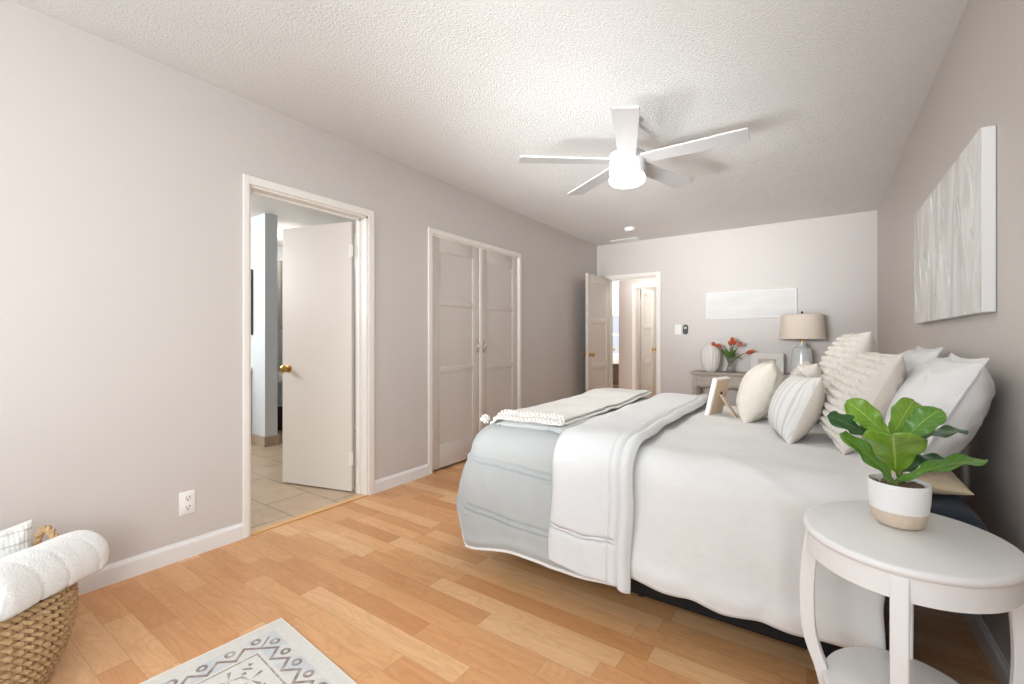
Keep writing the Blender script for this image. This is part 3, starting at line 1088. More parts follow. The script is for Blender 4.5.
b = B()
ring = ring_path()
NV = 170
ZT = BZ + .012
rows = []
hem_pts = []
for (px, py, nx_, ny_) in ring:
    corner = math.exp(-((math.hypot(px - (X0g + .05), py - (NY + .05))) / .17) ** 2)
    footness = abs(nx_)
    hz = .158 + .012 * math.sin(px * 9) - .050 * smooth(-1.05, -1.45, px) + .03 * smooth(-.95, -.62, px) * 0
    hz += (.25 - hz) * smooth(.42, .72, footness)
    row = []
    for k in range(NV + 1):
        t_ = k / NV                       # 0 = inside on the top, 1 = hem
        rc = .12
        Lt, Lc, Ls = .62, rc * PI / 2, ZT - rc - hz
        s_ = t_ * (Lt + Lc + Ls)
        if s_ < Lt:
            inset = rc + (Lt - s_); z = ZT + .006 * math.sin(PI * s_ / Lt)
            off = -inset
        elif s_ < Lt + Lc:
            a = (s_ - Lt) / rc
            off = -rc + rc * math.sin(a); z = ZT - rc + rc * math.cos(a)
        else:
            q = (s_ - Lt - Lc) / Ls
            off = .045 * math.sin(q * PI * .62) * (1 + .6 * corner); z = ZT - rc - Ls * q
        # stay on the bed: clamp inset so that lines from both sides meet in the middle
        x = px + nx_ * off
        y = py + ny_ * off
        if ny_ == 0 or abs(nx_) > .02:
            if off < 0 and abs(ny_) > .02:
                pass
        y = y if (py < 2.56) == (y < 2.56) else 2.56
        # quilting channels running parallel to the hem, in pairs
        below = ZT - z
        h = 0.0
        if s_ > Lt + Lc * .4:
            for dd in (.150, .172, .385, .407):
                h -= .013 * math.exp(-((below - dd - .012 * math.sin(px * 5)) / .0065) ** 2)
            h += .010 * math.exp(-((below - .161 - .012 * math.sin(px * 5)) / .007) ** 2) + .010 * math.exp(-((below - .396 - .012 * math.sin(px * 5)) / .007) ** 2)
        h += .008 * nz(x * 5, y * 5, z * 4) + .006 * nz(x * 13 + z * 5, y * 13, z * 5)
        h += .009 * math.exp(-((z - hz - .03) / .02) ** 2)
        # falling folds near the corner
        q2 = max(0, (below - .12) / .4)
        h += .020 * q2 * math.sin(11 * (px - py * 1.0) + 1.0) * (.35 + corner)
        nn = Vector((nx_, ny_, 0)).normalized()
        if off < 0:
            nn = (nn * (1 - smooth(0, -rc, off)) + Vector((0, 0, 1)) * smooth(0, -rc, off)).normalized()
        row.append(b.verts.new(Vector((x, y, z)) + nn * h))
    rows.append(row)
    hem_pts.append(row[-1].co.copy())
for i in range(len(rows) - 1):
    for k in range(NV):
        b.faces.new((rows[i][k], rows[i][k + 1], rows[i + 1][k + 1], rows[i + 1][k]))
g = mesh_obj('grey_side', b, M_GREY, com, sharp=3, recalc=False)
finish_cloth(g, .014, 0, offset=1.0)
tag(g, 'pale blue-grey quilted face')
b = B(); tube(b, [p_ + Vector((0, 0, -.004)) for p_ in hem_pts[:110]], .007, 8)
mesh_obj('hem_piping', b, M_PIPE, com)


# white face folded back: a puffy band across the bed with a double rolled edge
FX0, FX1 = -.948, -.606


def fold_bump(x, s, u, y, z):
    w = .010 * nz(x * 3.4, s * 3.0, 11) + .006 * nz(x * 8 + s, s * 5, 12)
    e = min(u, 1 - u)
    w += .016 * (1 - math.exp(-(e / .05)))            # puffy middle, thin edges
    for c_, d_ in ((.83, .040), (.95, .036)):
        w += .012 * math.exp(-((u - c_ + .012 * math.sin(s * 5)) / d_) ** 2)
    for c_ in (.765, .89):
        w -= .012 * math.exp(-((u - c_ + .012 * math.sin(s * 5)) / .014) ** 2)
    w -= .012 * math.exp(-((s - .130 - .02 * u) / .007) ** 2) * smooth(.87, .80, u)
    w -= .010 * math.exp(-((s - .148 - .02 * u) / .006) ** 2) * smooth(.87, .80, u)
    w += .014 * smooth(2.7, 3.3, y) * smooth(.6, .7, z)
    w += .004 * nz(x * 25, s * 9, 14) * smooth(.5, .35, z)
    return w


def fold_hem(x):
    u = (x - FX0) / (FX1 - FX0)
    return .175 - .0 * u + .006 * math.sin(u * 9) + .008 * nz(x * 14, 1, 1) - .03 * smooth(.8, 1., u) + .012 * smooth(.3, 0, u)


fo = drape('white_side', M_FOLD, FX0, FX1, 90, 420, fold_hem, BZ + .030, fold_bump, yn=NY - .030, yf=FYB + .02, parent=com, thick=.012, sub=0,
           edge=lambda u, y, z: -.05 * smooth(.62, .25, z) * (1 - u) * 0 + .012 * nz(y * 4, z * 4, 3), rc=.125, flare=.035)
tag(fo, 'white face turned back')

# knitted throw across the foot end
M_THROW = NT('cream_throw_knit')
vt_ = M_THROW.coord('Object', (1, 1, 1))
wv = M_THROW.n('ShaderNodeTexWave', wave_type='BANDS', bands_direction='X'); wv.inputs['Scale'].default_value = 42; wv.inputs['Distortion'].default_value = 1.5
M_THROW.l(vt_, wv.inputs['Vector'])
M_THROW.base(M_THROW.mix(wv.outputs[0], lin((228, 225, 220)), lin((240, 238, 234)))); M_THROW.p(Roughness=.95, Specular_IOR_Level=.15)
M_THROW.bump(M_THROW.math('ADD', wv.outputs[0], M_THROW.noise(vt_, 240, 2)), .5, .004)
M_THROW = M_THROW.m
M_YARN = plain('cream_yarn', (222, 217, 209), .95, var=.12, nscale=90, bump=.4, bscale=260)
th = thing('throw_blanket', 'cream knitted throw with braided edge laid across the foot of the bed', 'throw blanket')
TX0, TX1, TY0, TY1 = -1.535, -1.02, 1.93, 3.30


def throw_pt(u, v, lift):
    x = TX0 + (TX1 - TX0) * u
    y = TY0 + (TY1 - TY0) * v - .10 * (u - .2) * (1 - v) * 0
    z = BZ + .030 + lift
    # falls over the foot edge
    over = max(0, (FOOTX + .10) - x)
    z -= 1.9 * over * over / .13
    ny_ = max(0, (NY + .13) - y)
    z -= ny_ * ny_ * 3
    z += .010 * nz(x * 5, y * 4, 21) + .006 * nz(x * 14, y * 9, 22) + .02 * smooth(2.6, 3.2, y)
    return Vector((x, y, z))


b = B()
grid(b, 40, 90, lambda u, v: throw_pt(u, v, .004))
o = mesh_obj('lower_layer', b, M_THROW, th, sharp=3, recalc=False); finish_cloth(o, .008, 0)
b = B()
grid(b, 36, 86, lambda u, v: throw_pt(.06 + .90 * u, .018 + .97 * v, .018))
o = mesh_obj('upper_layer', b, M_THROW, th, sharp=3, recalc=False); finish_cloth(o, .008, 0)


def braid(name, y_v, lift, u0, u1, n=30, r=.0068):
    b = B()
    for ph in range(3):
        pts = []
        for k in range(n * 4 + 1):
            t_ = k / (n * 4)
            c_ = throw_pt(u0 + (u1 - u0) * t_, y_v, lift)
            a = t_ * n * PI * .5 + ph * 2 * PI / 3
            pts.append(c_ + Vector((0, .015 * math.sin(a) - .004, .008 * math.sin(2 * a) + .006)))
        tube(b, pts, r, 6)
    return mesh_obj(name, b, M_YARN, th)


braid('braided_edge', 0.0, .006, .03, .99)
braid('braided_edge', .030, .026, .08, .97)
for (u, v, dx) in ((-.03, -.012, 0), (.0, .985, 0)):
    b = B()
    c_ = throw_pt(max(0, u), v, .012)
    if v < .5:
        c_ = Vector((-1.488, 1.905, BZ + .022))
    for k in range(70):
        d_ = Vector((random.gauss(0, 1), random.gauss(0, 1), random.gauss(0, 1))).normalized()
        tube(b, [c_, c_ + d_ * .016, c_ + d_ * .027], [.004, .005, .003], 5)
    ball(b, c_, .02, 12, 8)
    mesh_obj('pompom', b, M_YARN, th)


# ------------------------------------------------------------------ pillows
def frame_axes(psi, lean, roll=0):
    psi, lean = math.radians(psi), math.radians(lean)
    N = Vector((-math.cos(lean) * math.cos(psi), -math.cos(lean) * math.sin(psi), math.sin(lean)))
    U = Vector((math.sin(lean) * math.cos(psi), math.sin(lean) * math.sin(psi), math.cos(lean)))
    W = U.cross(N)
    if roll:
        q = Matrix.Rotation(math.radians(roll), 3, N)
        U, W = q @ U, q @ W
    return W, U, N


CALM = [1.0]


def pillow_shape(w, h, t, u, v, side, pinch=.10, p=.42, seed=0, flange=0.0, sag=0.0):
    """u, v in -1..1; returns a point of the cushion's face; side = +1 front, -1 back"""
    U_ = u * (1 - pinch * (1 - abs(v) ** 1.6) * abs(u) ** 3 * 0 - pinch * (1 - v * v) * abs(u) ** 2)
    V_ = v * (1 - pinch * (1 - u * u) * abs(v) ** 2)
    f = max(0.0, (1 - u * u)) * max(0.0, (1 - v * v))
    th = t / 2 * (f ** p)
    wr = (1 - f) * .03 * t * nz(u * 6 + seed, v * 6, seed * 1.7) * (1 if f > 0 else 0) * 2
    wr += .025 * t * nz(u * 1.7 + seed, v * 1.7, seed)
    th += wr * min(1, f * 12) * CALM[0]
    x, y = U_ * w / 2, V_ * h / 2
    y -= sag * (1 - v) * .5 * (u * u) * h * .1
    if sag:
        th *= 1 + sag * (-.35 * v)
    return Vector((x, y, side * max(0.0, th)))


def grid_uv(n):
    # denser towards the seams
    return [math.sin(PI / 2 * (2 * k / n - 1)) for k in range(n + 1)]


def cushion(name, label, w, h, t, pos, psi, lean, roll, m_front, m_back, n=44, seed=1, pinch=.10, front_fn=None, nf=None, group=None,
            front_name='front_cover', back_name='back_cover', p=.42, sag=0.0, cat='pillow', piping=None, flange=0.0, flange_mat=None, foot=True):
    """pos: middle of the lower edge, or the centre when foot is False"""
    root = thing(name, label, cat, pos, group=group)
    W, U, N = frame_axes(psi, lean, roll)
    R = Matrix((W, U, N)).transposed().to_4x4()
    root.rotation_euler = R.to_euler()
    off = Vector((0, h / 2 * (1 - .0) if foot else 0, 0))
    for side, nm, mt in ((1, front_name, m_front), (-1, back_name, m_back)):
        b = B()
        nn = nf if (side == 1 and nf) else n
        gs = grid_uv(nn)
        if side == 1 and front_fn:
            fn = lambda a, c_: pillow_shape(w, h, t, gs[round(a * nn)], gs[round(c_ * nn)], side, pinch, p, seed, 0, sag) + off + Vector((0, 0, front_fn(gs[round(a * nn)] * w / 2, gs[round(c_ * nn)] * h / 2, gs[round(a * nn)], gs[round(c_ * nn)])))
        else:
            fn = lambda a, c_: pillow_shape(w, h, t, gs[round(a * nn)], gs[round(c_ * nn)], side, pinch, p, seed + (5 if side < 0 else 0), 0, sag) + off
        grid(b, nn, nn, fn)
        o = mesh_obj(nm, b, mt, root, sharp=3, recalc=False)
        if side < 0:
            o.data.flip_normals()
    # seam cord round the rim
    if piping:
        b = B()
        pts = []
        k = 48
        for i in range(k): pts.append(pillow_shape(w, h, t, -1 + 2 * i / k, -1, 1, pinch, p, seed, 0, sag) + off)
        for i in range(k): pts.append(pillow_shape(w, h, t, 1, -1 + 2 * i / k, 1, pinch, p, seed, 0, sag) + off)
        for i in range(k): pts.append(pillow_shape(w, h, t, 1 - 2 * i / k, 1, 1, pinch, p, seed, 0, sag) + off)
        for i in range(k): pts.append(pillow_shape(w, h, t, -1, 1 - 2 * i / k, 1, pinch, p, seed, 0, sag) + off)
        tube(b, pts, piping, 6, True)
        mesh_obj('seam', b, flange_mat or m_back, root)
    if flange:
        b = B()
        pts, pts2 = [], []
        k = 40
        def e(u, v):
            q = pillow_shape(w, h, t, u, v, 1, pinch, p, seed, 0, sag) + off
            c0 = Vector((0, 0, 0)) + off
            sx = (u if abs(u) == 1 else u) ; sy = v
            out = Vector((max(-1, min(1, u * 1.0)) if abs(u) >= abs(v) else u, v if abs(v) >= abs(u) else v, 0))
            return q, q + Vector((math.copysign(flange, u) * abs(u) ** 6, math.copysign(flange, v) * abs(v) ** 6, .003 * nz(u * 4, v * 4, seed)))
        lst = [(-1 + 2 * i / k, -1) for i in range(k)] + [(1, -1 + 2 * i / k) for i in range(k)] + [(1 - 2 * i / k, 1) for i in range(k)] + [(-1, 1 - 2 * i / k) for i in range(k)]
        vs = []
        for (u, v) in lst:
            a, c_ = e(u, v)
            mid = (a + c_) / 2
            inn = a * .97 + off * .03
            vs.append([b.verts.new(q) for q in (inn + Vector((0, 0, .004)), c_ + Vector((0, 0, .002)), c_ - Vector((0, 0, .002)), inn - Vector((0, 0, .004)))])
        m_ = len(vs)
        for i in range(m_):
            a, c_ = vs[i], vs[(i + 1) % m_]
            for q in range(4):
                b.faces.new((a[q], a[(q + 1) % 4], c_[(q + 1) % 4], c_[q]))
        mesh_obj('flange', b, flange_mat or m_front, root)
    return root


M_SHAM = fabric('white_sham_cloth', (238, 237, 236), 480, .3)
M_CREAM = fabric('cream_cushion_cloth', (222, 214, 201), 380, .6)
M_LINEN = fabric('cream_linen', (216, 206, 194), 380, .3)
M_TANP = fabric('tan_pillowcase', (216, 198, 168), 420, .25)
M_KNIT = plain('chunky_cream_knit', (226, 219, 209), .95, var=.10, nscale=70, bump=.3, bscale=240)


def stripe_mat():
    t = NT('striped_cotton')
    v = t.coord('Object')
    sp = t.n('ShaderNodeSeparateXYZ'); t.l(v, sp.inputs[0])
    f = t.math('FRACT', t.math('MULTIPLY', sp.outputs[0], 26.0))
    s1 = t.math('LESS_THAN', t.math('ABSOLUTE', t.math('SUBTRACT', f, .5)), .13)
    f2 = t.math('FRACT', t.math('MULTIPLY', sp.outputs[0], 78.0))
    s2 = t.math('MULTIPLY', t.math('LESS_THAN', t.math('ABSOLUTE', t.math('SUBTRACT', f2, .5)), .14), .5)
    st = t.math('MAXIMUM', s1, s2)
    t.base(t.mix(t.math('MULTIPLY', st, .55), lin((228, 225, 220)), lin((180, 180, 183))))
    t.p(Roughness=.9, Specular_IOR_Level=.2)
    t.bump(t.noise(v, 320, 2), .3, .004)
    return t.m


M_STRIPE = stripe_mat()


def knit(amp, rows, beads, phase=0.0):
    def f(x, y, u, v):
        e = min(1, (1 - abs(u)) * 12) * min(1, (1 - abs(v)) * 12)
        r = y * rows
        ri = math.floor(r)
        a = abs(math.sin(PI * r)) ** .5
        k = abs(math.sin(PI * (x * beads + .5 * (ri % 2)))) ** .8
        j = .75 + .5 * nz(ri * 3.7, math.floor(x * beads + .5 * (ri % 2)) * 1.9, 3)
        return e * amp * a * (.25 + .75 * k) * j
    return f


# the two white shams against the wall
cushion('bed_pillow', 'big white flanged pillow against the wall right of the potted plant', .62, .40, .24, (.250, 2.235, .686), -3, 25, 0, M_SHAM, M_SHAM, seed=3, flange=.020, p=.42, pinch=.07, group='white pillows against the wall')
cushion('bed_pillow', 'white flanged pillow at the wall mostly hidden behind the cream knit pillow', .56, .42, .20, (.245, 2.93, .690), 0, 25, 0, M_SHAM, M_SHAM, seed=9, flange=.020, p=.42, pinch=.07, group='white pillows against the wall')
# tan pillow lying flat under the near sham
cushion('bed_pillow', 'tan pillow lying flat under the big white pillow', .62, .26, .085, (.245, 2.20, .655), 0, 89, 0, M_TANP, M_TANP, seed=4, p=.35, piping=.003, foot=False, pinch=.05)
# two knitted euro cushions
cushion('knit_pillow', 'cream chunky knit cushion with plain linen back, nearer of the two', .46, .42, .21, (.055, 2.34, .684), 4, 24, 0, M_KNIT, M_LINEN, seed=5, front_fn=knit(.024, 32, 34), nf=150, p=.5, pinch=.06, group='cream knit cushions', front_name='knit_front', back_name='linen_back')
cushion('knit_pillow', 'cream knit cushion standing behind the nearer knit one', .46, .50, .20, (.020, 2.84, .682), 6, 17, 0, M_KNIT, M_LINEN, seed=6, front_fn=knit(.022, 32, 34), nf=140, p=.45, pinch=.08, group='cream knit cushions', front_name='knit_front', back_name='linen_back')
# small cushions in front
cushion('accent_pillow', 'plain cream crinkled cushion standing beside the wooden easel frame', .34, .35, .20, (-.340, 2.76, .680), 4, 22, 0, M_CREAM, M_CREAM, seed=12, p=.5, pinch=.11)
CALM[0] = .15
cushion('accent_pillow', 'white striped cushion with cream back in front of the knit pillow', .34, .31, .18, (-.152, 2.36, .680), 14, 22, 0, M_STRIPE, M_LINEN, seed=8, p=.48, pinch=.10, front_name='striped_front', back_name='linen_back')
CALM[0] = 1.0
cushion('accent_pillow', 'cream cushion with nubby front half hidden behind the striped cushion', .34, .34, .15, (-.140, 2.86, .680), 8, 18, 0, M_KNIT, M_LINEN, seed=10, front_fn=knit(.010, 40, 44), nf=90, p=.46, pinch=.12, front_name='nubby_front', back_name='linen_back')

# ------------------------------------------------------------------ easel photo frame on the bed
M_OAKPALE = plain('pale_oak', (214, 190, 164), .55, var=.12, nscale=20)
fr = thing('photo_frame', 'small wooden photo frame turned away on its easel leg on the bed', 'photo frame', (-.515, 2.80, BZ + .008), math.radians(-105))
# local: frame stands in the XZ plane, front faces -Y, leans back towards +Y
tilt = Matrix.Rotation(math.radians(-13), 4, 'X')
b = B()
for x0, x1, z0, z1 in ((-.085, .085, 0, .022), (-.085, .085, .208, .23), (-.085, -.063, .022, .208), (.063, .085, .022, .208)):
    box(b, x0, x1, -.014, .010, z0, z1, .002)
bmesh.ops.transform(b, matrix=tilt, verts=b.verts)
mesh_obj('frame', b, plain('whitewashed_wood', (242, 238, 232), .6, var=.05), fr, smooth=False)
b = B(); box(b, -.078, .078, .008, .014, .008, .222); bmesh.ops.transform(b, matrix=tilt, verts=b.verts)
mesh_obj('backing', b, M_OAKPALE, fr, smooth=False)
b = B(); box(b, -.064, .064, -.006, -.002, .02, .21); bmesh.ops.transform(b, matrix=tilt, verts=b.verts)
mesh_obj('print', b, plain('pale_print', (226, 222, 216), .6, var=.2), fr, smooth=False)
b = B()
pa, pb_ = tilt @ Vector((0, .015, .135)), Vector((0, .135, .004))
dv = (pb_ - pa)
for k, (c_, w_) in enumerate(((pa, .012), (pb_, .019))):
    pass
nrm = dv.normalized().cross(Vector((1, 0, 0))).normalized() * .004
vs = [b.verts.new(c_ + Vector((sx * w_, 0, 0)) + nrm * sn) for c_, w_ in ((pa, .012), (pb_, .019)) for sx, sn in ((-1, -1), (1, -1), (1, 1), (-1, 1))]
for f in ((0, 1, 2, 3), (7, 6, 5, 4), (0, 4, 5, 1), (1, 5, 6, 2), (2, 6, 7, 3), (3, 7, 4, 0)):
    b.faces.new([vs[i] for i in f])
mesh_obj('easel_leg', b, M_OAKPALE, fr, smooth=False)
b = B(); box(b, -.010, .010, .013, .019, .120, .152, .003); bmesh.ops.transform(b, matrix=tilt, verts=b.verts)
mesh_obj('hinge', b, M_BLACK, fr, smooth=False)

# ------------------------------------------------------------------ console table with lamp, vases and frame
def greywood():
    t = NT('weathered_grey_wood')
    v = t.coord('Object', (1.5, 14, 14))
    n1 = t.noise(v, 5, 5, .6, .6)
    t.base(t.ramp(n1, [(.3, lin((158, 148, 137))), (.55, lin((182, 172, 161))), (.75, lin((198, 189, 179)))]))
    t.p(Roughness=.6)
    t.bump(n1, .15, .004)
    return t.m


M_GW = greywood()
CX0, CX1, CY0, CY1, CZ = -1.315, .12, 5.70, 6.055, .735
con = thing('console_table', 'weathered grey wood console table with drawers against the back wall', 'console table', ((CX0 + CX1) / 2, (CY0 + CY1) / 2, 0))
cxm, cym = (CX0 + CX1) / 2, (CY0 + CY1) / 2
hx, hy = (CX1 - CX0) / 2, (CY1 - CY0) / 2
b = B(); box(b, -hx, hx, -hy, hy, CZ - .022, CZ, .005); box(b, -hx + .015, hx - .015, -hy + .012, hy - .005, CZ - .034, CZ - .022, .004)
mesh_obj('top', b, M_GW, con, smooth=False)
b = B(); box(b, -hx + .045, hx - .045, -hy + .035, hy - .015, CZ - .18, CZ - .034, .003)
box(b, -hx + .045, hx - .045, -hy + .028, -hy + .036, CZ - .18, CZ - .168, .002)
box(b, -hx + .045, hx - .045, -hy + .028, -hy + .036, CZ - .046, CZ - .034, .002)
mesh_obj('apron', b, M_GW, con, smooth=False)
nd = 2
dw = (2 * hx - .12) / nd
for k in range(nd):
    x0 = -hx + .06 + dw * k
    b = B(); box(b, x0 + .012, x0 + dw - .012, -hy + .022, -hy + .037, CZ - .163, CZ - .050, .004)
    box(b, x0 + .030, x0 + dw - .030, -hy + .018, -hy + .023, CZ - .150, CZ - .063, .003)
    dr = mesh_obj('drawer', b, M_GW, con, smooth=False)
    b = B()
    tube(b, [(x0 + dw / 2 - .045, -hy + .02, CZ - .105), (x0 + dw / 2 - .040, -hy + .002, CZ - .105), (x0 + dw / 2 + .040, -hy + .002, CZ - .105), (x0 + dw / 2 + .045, -hy + .02, CZ - .105)], .006, 8)
    mesh_obj('pull', b, M_BLACK, dr)
for sx in (-1, 1):
    for sy in (-1, 1):
        b = B()
        x, y = sx * (hx - .055), sy * (hy - .045)
        box(b, x - .026, x + .026, y - .026, y + .026, CZ - .20, CZ - .034, .004)
        lathe(b, [(.022, CZ - .20), (.028, CZ - .215), (.018, CZ - .225), (.026, CZ - .26), (.022, .35), (.014, .06), (.018, .04), (.016, 0)], x, y, 16)
        mesh_obj('leg', b, M_GW, con, sharp=.7)
b = B(); box(b, -hx + .05, hx - .05, -hy + .05, hy - .05, .16, .18, .004)
mesh_obj('lower_shelf', b, M_GW, con, smooth=False)

# lamp
s = at_y(802, 372, 5.84)
LX = s.x
lp = thing('table_lamp', 'table lamp with grey ceramic base and beige drum shade on the console', 'lamp', (LX, 5.84, CZ))
def ceramic():
    t = NT('crackle_grey_ceramic')
    v = t.coord('Object')
    vo = t.n('ShaderNodeTexVoronoi', feature='DISTANCE_TO_EDGE'); vo.inputs['Scale'].default_value = 34; t.l(v, vo.inputs['Vector'])
    t.base(t.mix(t.ramp(vo.outputs[0], [(0.0, (1, 1, 1)), (.06, (0, 0, 0))]), t.mix(t.noise(v, 12, 4), lin((206, 212, 212)), lin((226, 229, 228))), lin((176, 182, 182))))
    t.p(Roughness=.12, Coat_Weight=.5)
    return t.m
b = B(); lathe(b, [(.108, .0), (.112, .006), (.112, .014), (.105, .018)], seg=40); mesh_obj('foot', b, plain('dark_bronze', (70, 58, 48), .4), lp)
b = B(); lathe(b, [(.094, .018), (.104, .026), (.107, .05), (.106, .10), (.102, .17), (.097, .235), (.093, .275), (.084, .296), (.060, .308), (.044, .314), (.042, .330), (.044, .352), (.040, .358)], seg=48); mesh_obj('ceramic_base', b, ceramic(), lp)
b = B(); lathe(b, [(.012, .358), (.012, .40), (.016, .405), (.016, .44)], seg=14)
mesh_obj('socket', b, M_BRASS, lp)
b = B()
hp = [(.02, 0, .41)] + [(.080 * math.sin(PI * k / 12) , 0, .41 + .255 * k / 12) for k in range(1, 12)] + [(0, 0, .667)]
tube(b, hp, .0025, 6); tube(b, [(-x, y, z) for x, y, z in hp], .0025, 6)
mesh_obj('harp', b, M_BRASS, lp)
Msh = NT('linen_shade'); v_ = Msh.coord('Object', (1, 1, 1)); 
Msh.base(Msh.mix(Msh.noise(Msh.coord('Object', (60, 60, 420)), 1.0, 3), lin((226, 212, 196)), lin((240, 228, 214)))); Msh.p(Roughness=.9, Specular_IOR_Level=.1)
b = B(); lathe(b, [(.218, .395), (.198, .662), (.194, .662), (.214, .395)], seg=64, cap0=False, cap1=False)
o = mesh_obj('lamp_shade', b, Msh.m, lp, sharp=1.2)
for r_, z_ in ((.2175, .399), (.1985, .658)):
    b = B(); tube(b, [(r_ * math.cos(2 * PI * k / 48), r_ * math.sin(2 * PI * k / 48), z_) for k in range(48)], .004, 6, True)
    mesh_obj('shade_trim', b, Msh.m, lp)
b = B(); lathe(b, [(.004, .65), (.004, .672), (.010, .677), (.012, .687), (.007, .698), (.002, .70)], seg=14)
for a in (0, 2 * PI / 3, 4 * PI / 3):
    tube(b, [(0, 0, .667), (.197 * math.cos(a), .197 * math.sin(a), .655)], .002, 5)
mesh_obj('finial', b, plain('bronze_finial', (90, 72, 54), .35, .8), lp)

# ribbed white vase
s = at_y(710.5, 370, 5.85)
vs_ = thing('ribbed_vase', 'white ribbed oval vase on the console table left end', 'vase', (s.x, 5.85, CZ))
prof = []
for k in range(25):
    t_ = k / 24
    a = PI * (.10 + .82 * t_)
    prof.append((.106 * math.sin(a) ** .8, .165 - .172 * math.cos(a) / math.cos(PI * .10)))
z0 = prof[0][1]
prof = [(r, z - z0) for r, z in prof]
b = B(); lathe(b, prof + [(prof[-1][0] * .8, prof[-1][1] - .006), (prof[-1][0] * .7, prof[-1][1] - .05)], seg=120, cap1=False, fn=lambda r, z, a: r * (1 + .075 * (abs(math.sin(a * 9)) ** .6 - .5)))
mesh_obj('vase_body', b, plain('matte_white_ceramic', (232, 229, 224), .6), vs_, sharp=1.5)

# tulips in a glass vase
s = at_y(730, 371, 5.85)
gv = thing('tulip_vase', 'slim glass vase of red-orange tulips on the console table', 'flower vase', (s.x, 5.85, CZ))
b = B()
lathe(b, [(.050, 0), (.052, .006), (.040, .030), (.024, .080), (.020, .120), (.026, .155), (.034, .178), (.031, .178), (.023, .155), (.017, .120), (.020, .08), (.030, .03)], seg=32, cap1=True)
tg = NT('grey_glass'); tg.base(lin((225, 228, 226))); tg.p(Roughness=.03, Transmission_Weight=.85, IOR=1.3)
mesh_obj('glass', b, tg.m, gv)
M_STEM = plain('tulip_green', (86, 124, 48), .5, var=.25)
M_PETAL = NT('tulip_red'); vv = M_PETAL.coord('Object'); M_PETAL.base(M_PETAL.mix(M_PETAL.noise(vv, 26, 3), lin((170, 48, 30)), lin((222, 112, 62)))); M_PETAL.p(Roughness=.5); M_PETAL = M_PETAL.m
fl = [(-.150, -.06, .318), (-.095, -.03, .295), (.02, .02, .365), (.045, -.02, .335), (.095, .02, .315), (.175, -.01, .235), (.20, .03, .245), (.005, -.03, .325)]
for (x, y, z) in fl:
    b = B()
    tip = Vector((x, y, z)); mid = Vector((x * .30, y * .3, .20 + .25 * (z - .2)))
    pts = []
    for k in range(9):
        t_ = k / 8
        pts.append(Vector((0, 0, .06)) * (1 - t_) ** 2 + mid * 2 * t_ * (1 - t_) + tip * t_ * t_)
    tube(b, pts, .004, 6)
    st = mesh_obj('stem', b, M_STEM, gv)
    dirv = (pts[-1] - pts[-2]).normalized()
    q = dirv.to_track_quat('Z', 'Y').to_matrix().to_4x4()
    b = B()
    for k in range(6):
        a0 = 2 * PI * k / 6
        rr = .022 if k % 2 else .019
        def pet(u, v):
            w_ = math.sin(PI * min(1, .12 + .80 * v)) ** .8 * .72
            a = a0 + (u - .5) * 2 * w_
            r = rr * (math.sin(PI * (.08 + .62 * v)) ** .7)
            return Vector((r * math.cos(a), r * math.sin(a), -.006 + .058 * v))
        grid(b, 6, 8, pet)
    bmesh.ops.transform(b, matrix=Matrix.Translation(tip) @ q, verts=b.verts)
    mesh_obj('bloom', b, M_PETAL, st)
for k, (x, y, z) in enumerate([(-.10, .01, .27), (-.05, -.04, .29), (.06, -.03, .27), (.02, .04, .31), (.13, -.03, .16), (-.03, .03, .25), (.09, .03, .22), (.03, -.05, .25)]):
    b = B()
    tip = Vector((x, y, z)); side = Vector((-y, x, 0)).normalized() * .017 if abs(x) + abs(y) > 0 else Vector((.01, 0, 0))
    side = Vector((.30, .9, 0)).normalized() * .012 + Vector((.017, 0, .006))
    def lf(u, v):
        c_ = Vector((0, 0, .12)) * (1 - v) ** 2 + Vector((x * .25, y * .25, .22)) * 2 * v * (1 - v) + tip * v * v
        return c_ + side * ((u - .5) * 2) * math.sin(PI * (.12 + .88 * v)) ** .7 + Vector((0, 0, .004 * abs(u - .5)))
    grid(b, 4, 10, lf)
    o = mesh_obj('leaf', b, M_STEM, gv); finish_cloth(o, .0012, 0)

# white plank photo frame
s = at_y(767, 372, 5.90)
pf = thing('photo_frame', 'whitewashed plank photo frame standing beside the lamp', 'photo frame', (s.x, 5.89, CZ), 0)
tl = Matrix.Rotation(math.radians(-8), 4, 'X')
hw_, hh = .165, .235
b = B()
for x0, x1, z0, z1 in ((-hw_, hw_, 0, .070), (-hw_, hw_, hh - .070, hh), (-hw_, -hw_ + .075, .070, hh - .07), (hw_ - .075, hw_, .07, hh - .07)):
    box(b, x0, x1, -.018, 0, z0, z1, .003)
bmesh.ops.transform(b, matrix=tl, verts=b.verts)
mesh_obj('frame', b, plain('whitewash_planks', (226, 222, 217), .7, var=.14, nscale=24), pf, smooth=False)
b = B(); box(b, -hw_ + .07, hw_ - .07, -.006, -.002, .065, hh - .065); bmesh.ops.transform(b, matrix=tl, verts=b.verts)
mesh_obj('picture', b, plain('grey_photo', (188, 186, 184), .4, var=.55, nscale=22), pf, smooth=False)
b = B()
for x0, x1, z0, z1 in ((-hw_ + .07, hw_ - .07, .065, .070), (-hw_ + .07, hw_ - .07, hh - .070, hh - .065), (-hw_ + .07, -hw_ + .075, .07, hh - .07), (hw_ - .075, hw_ - .07, .07, hh - .07)):
    box(b, x0, x1, -.016, -.008, z0, z1)
bmesh.ops.transform(b, matrix=tl, verts=b.verts)
mesh_obj('inner_lip', b, plain('grey_lip', (120, 116, 112), .6), pf, smooth=False)
b = B(); box(b, -.02, .02, .066, .072, 0, .165); bmesh.ops.transform(b, matrix=Matrix.Translation((0, -.01, 0)) @ Matrix.Rotation(math.radians(17), 4, 'X'), verts=b.verts)
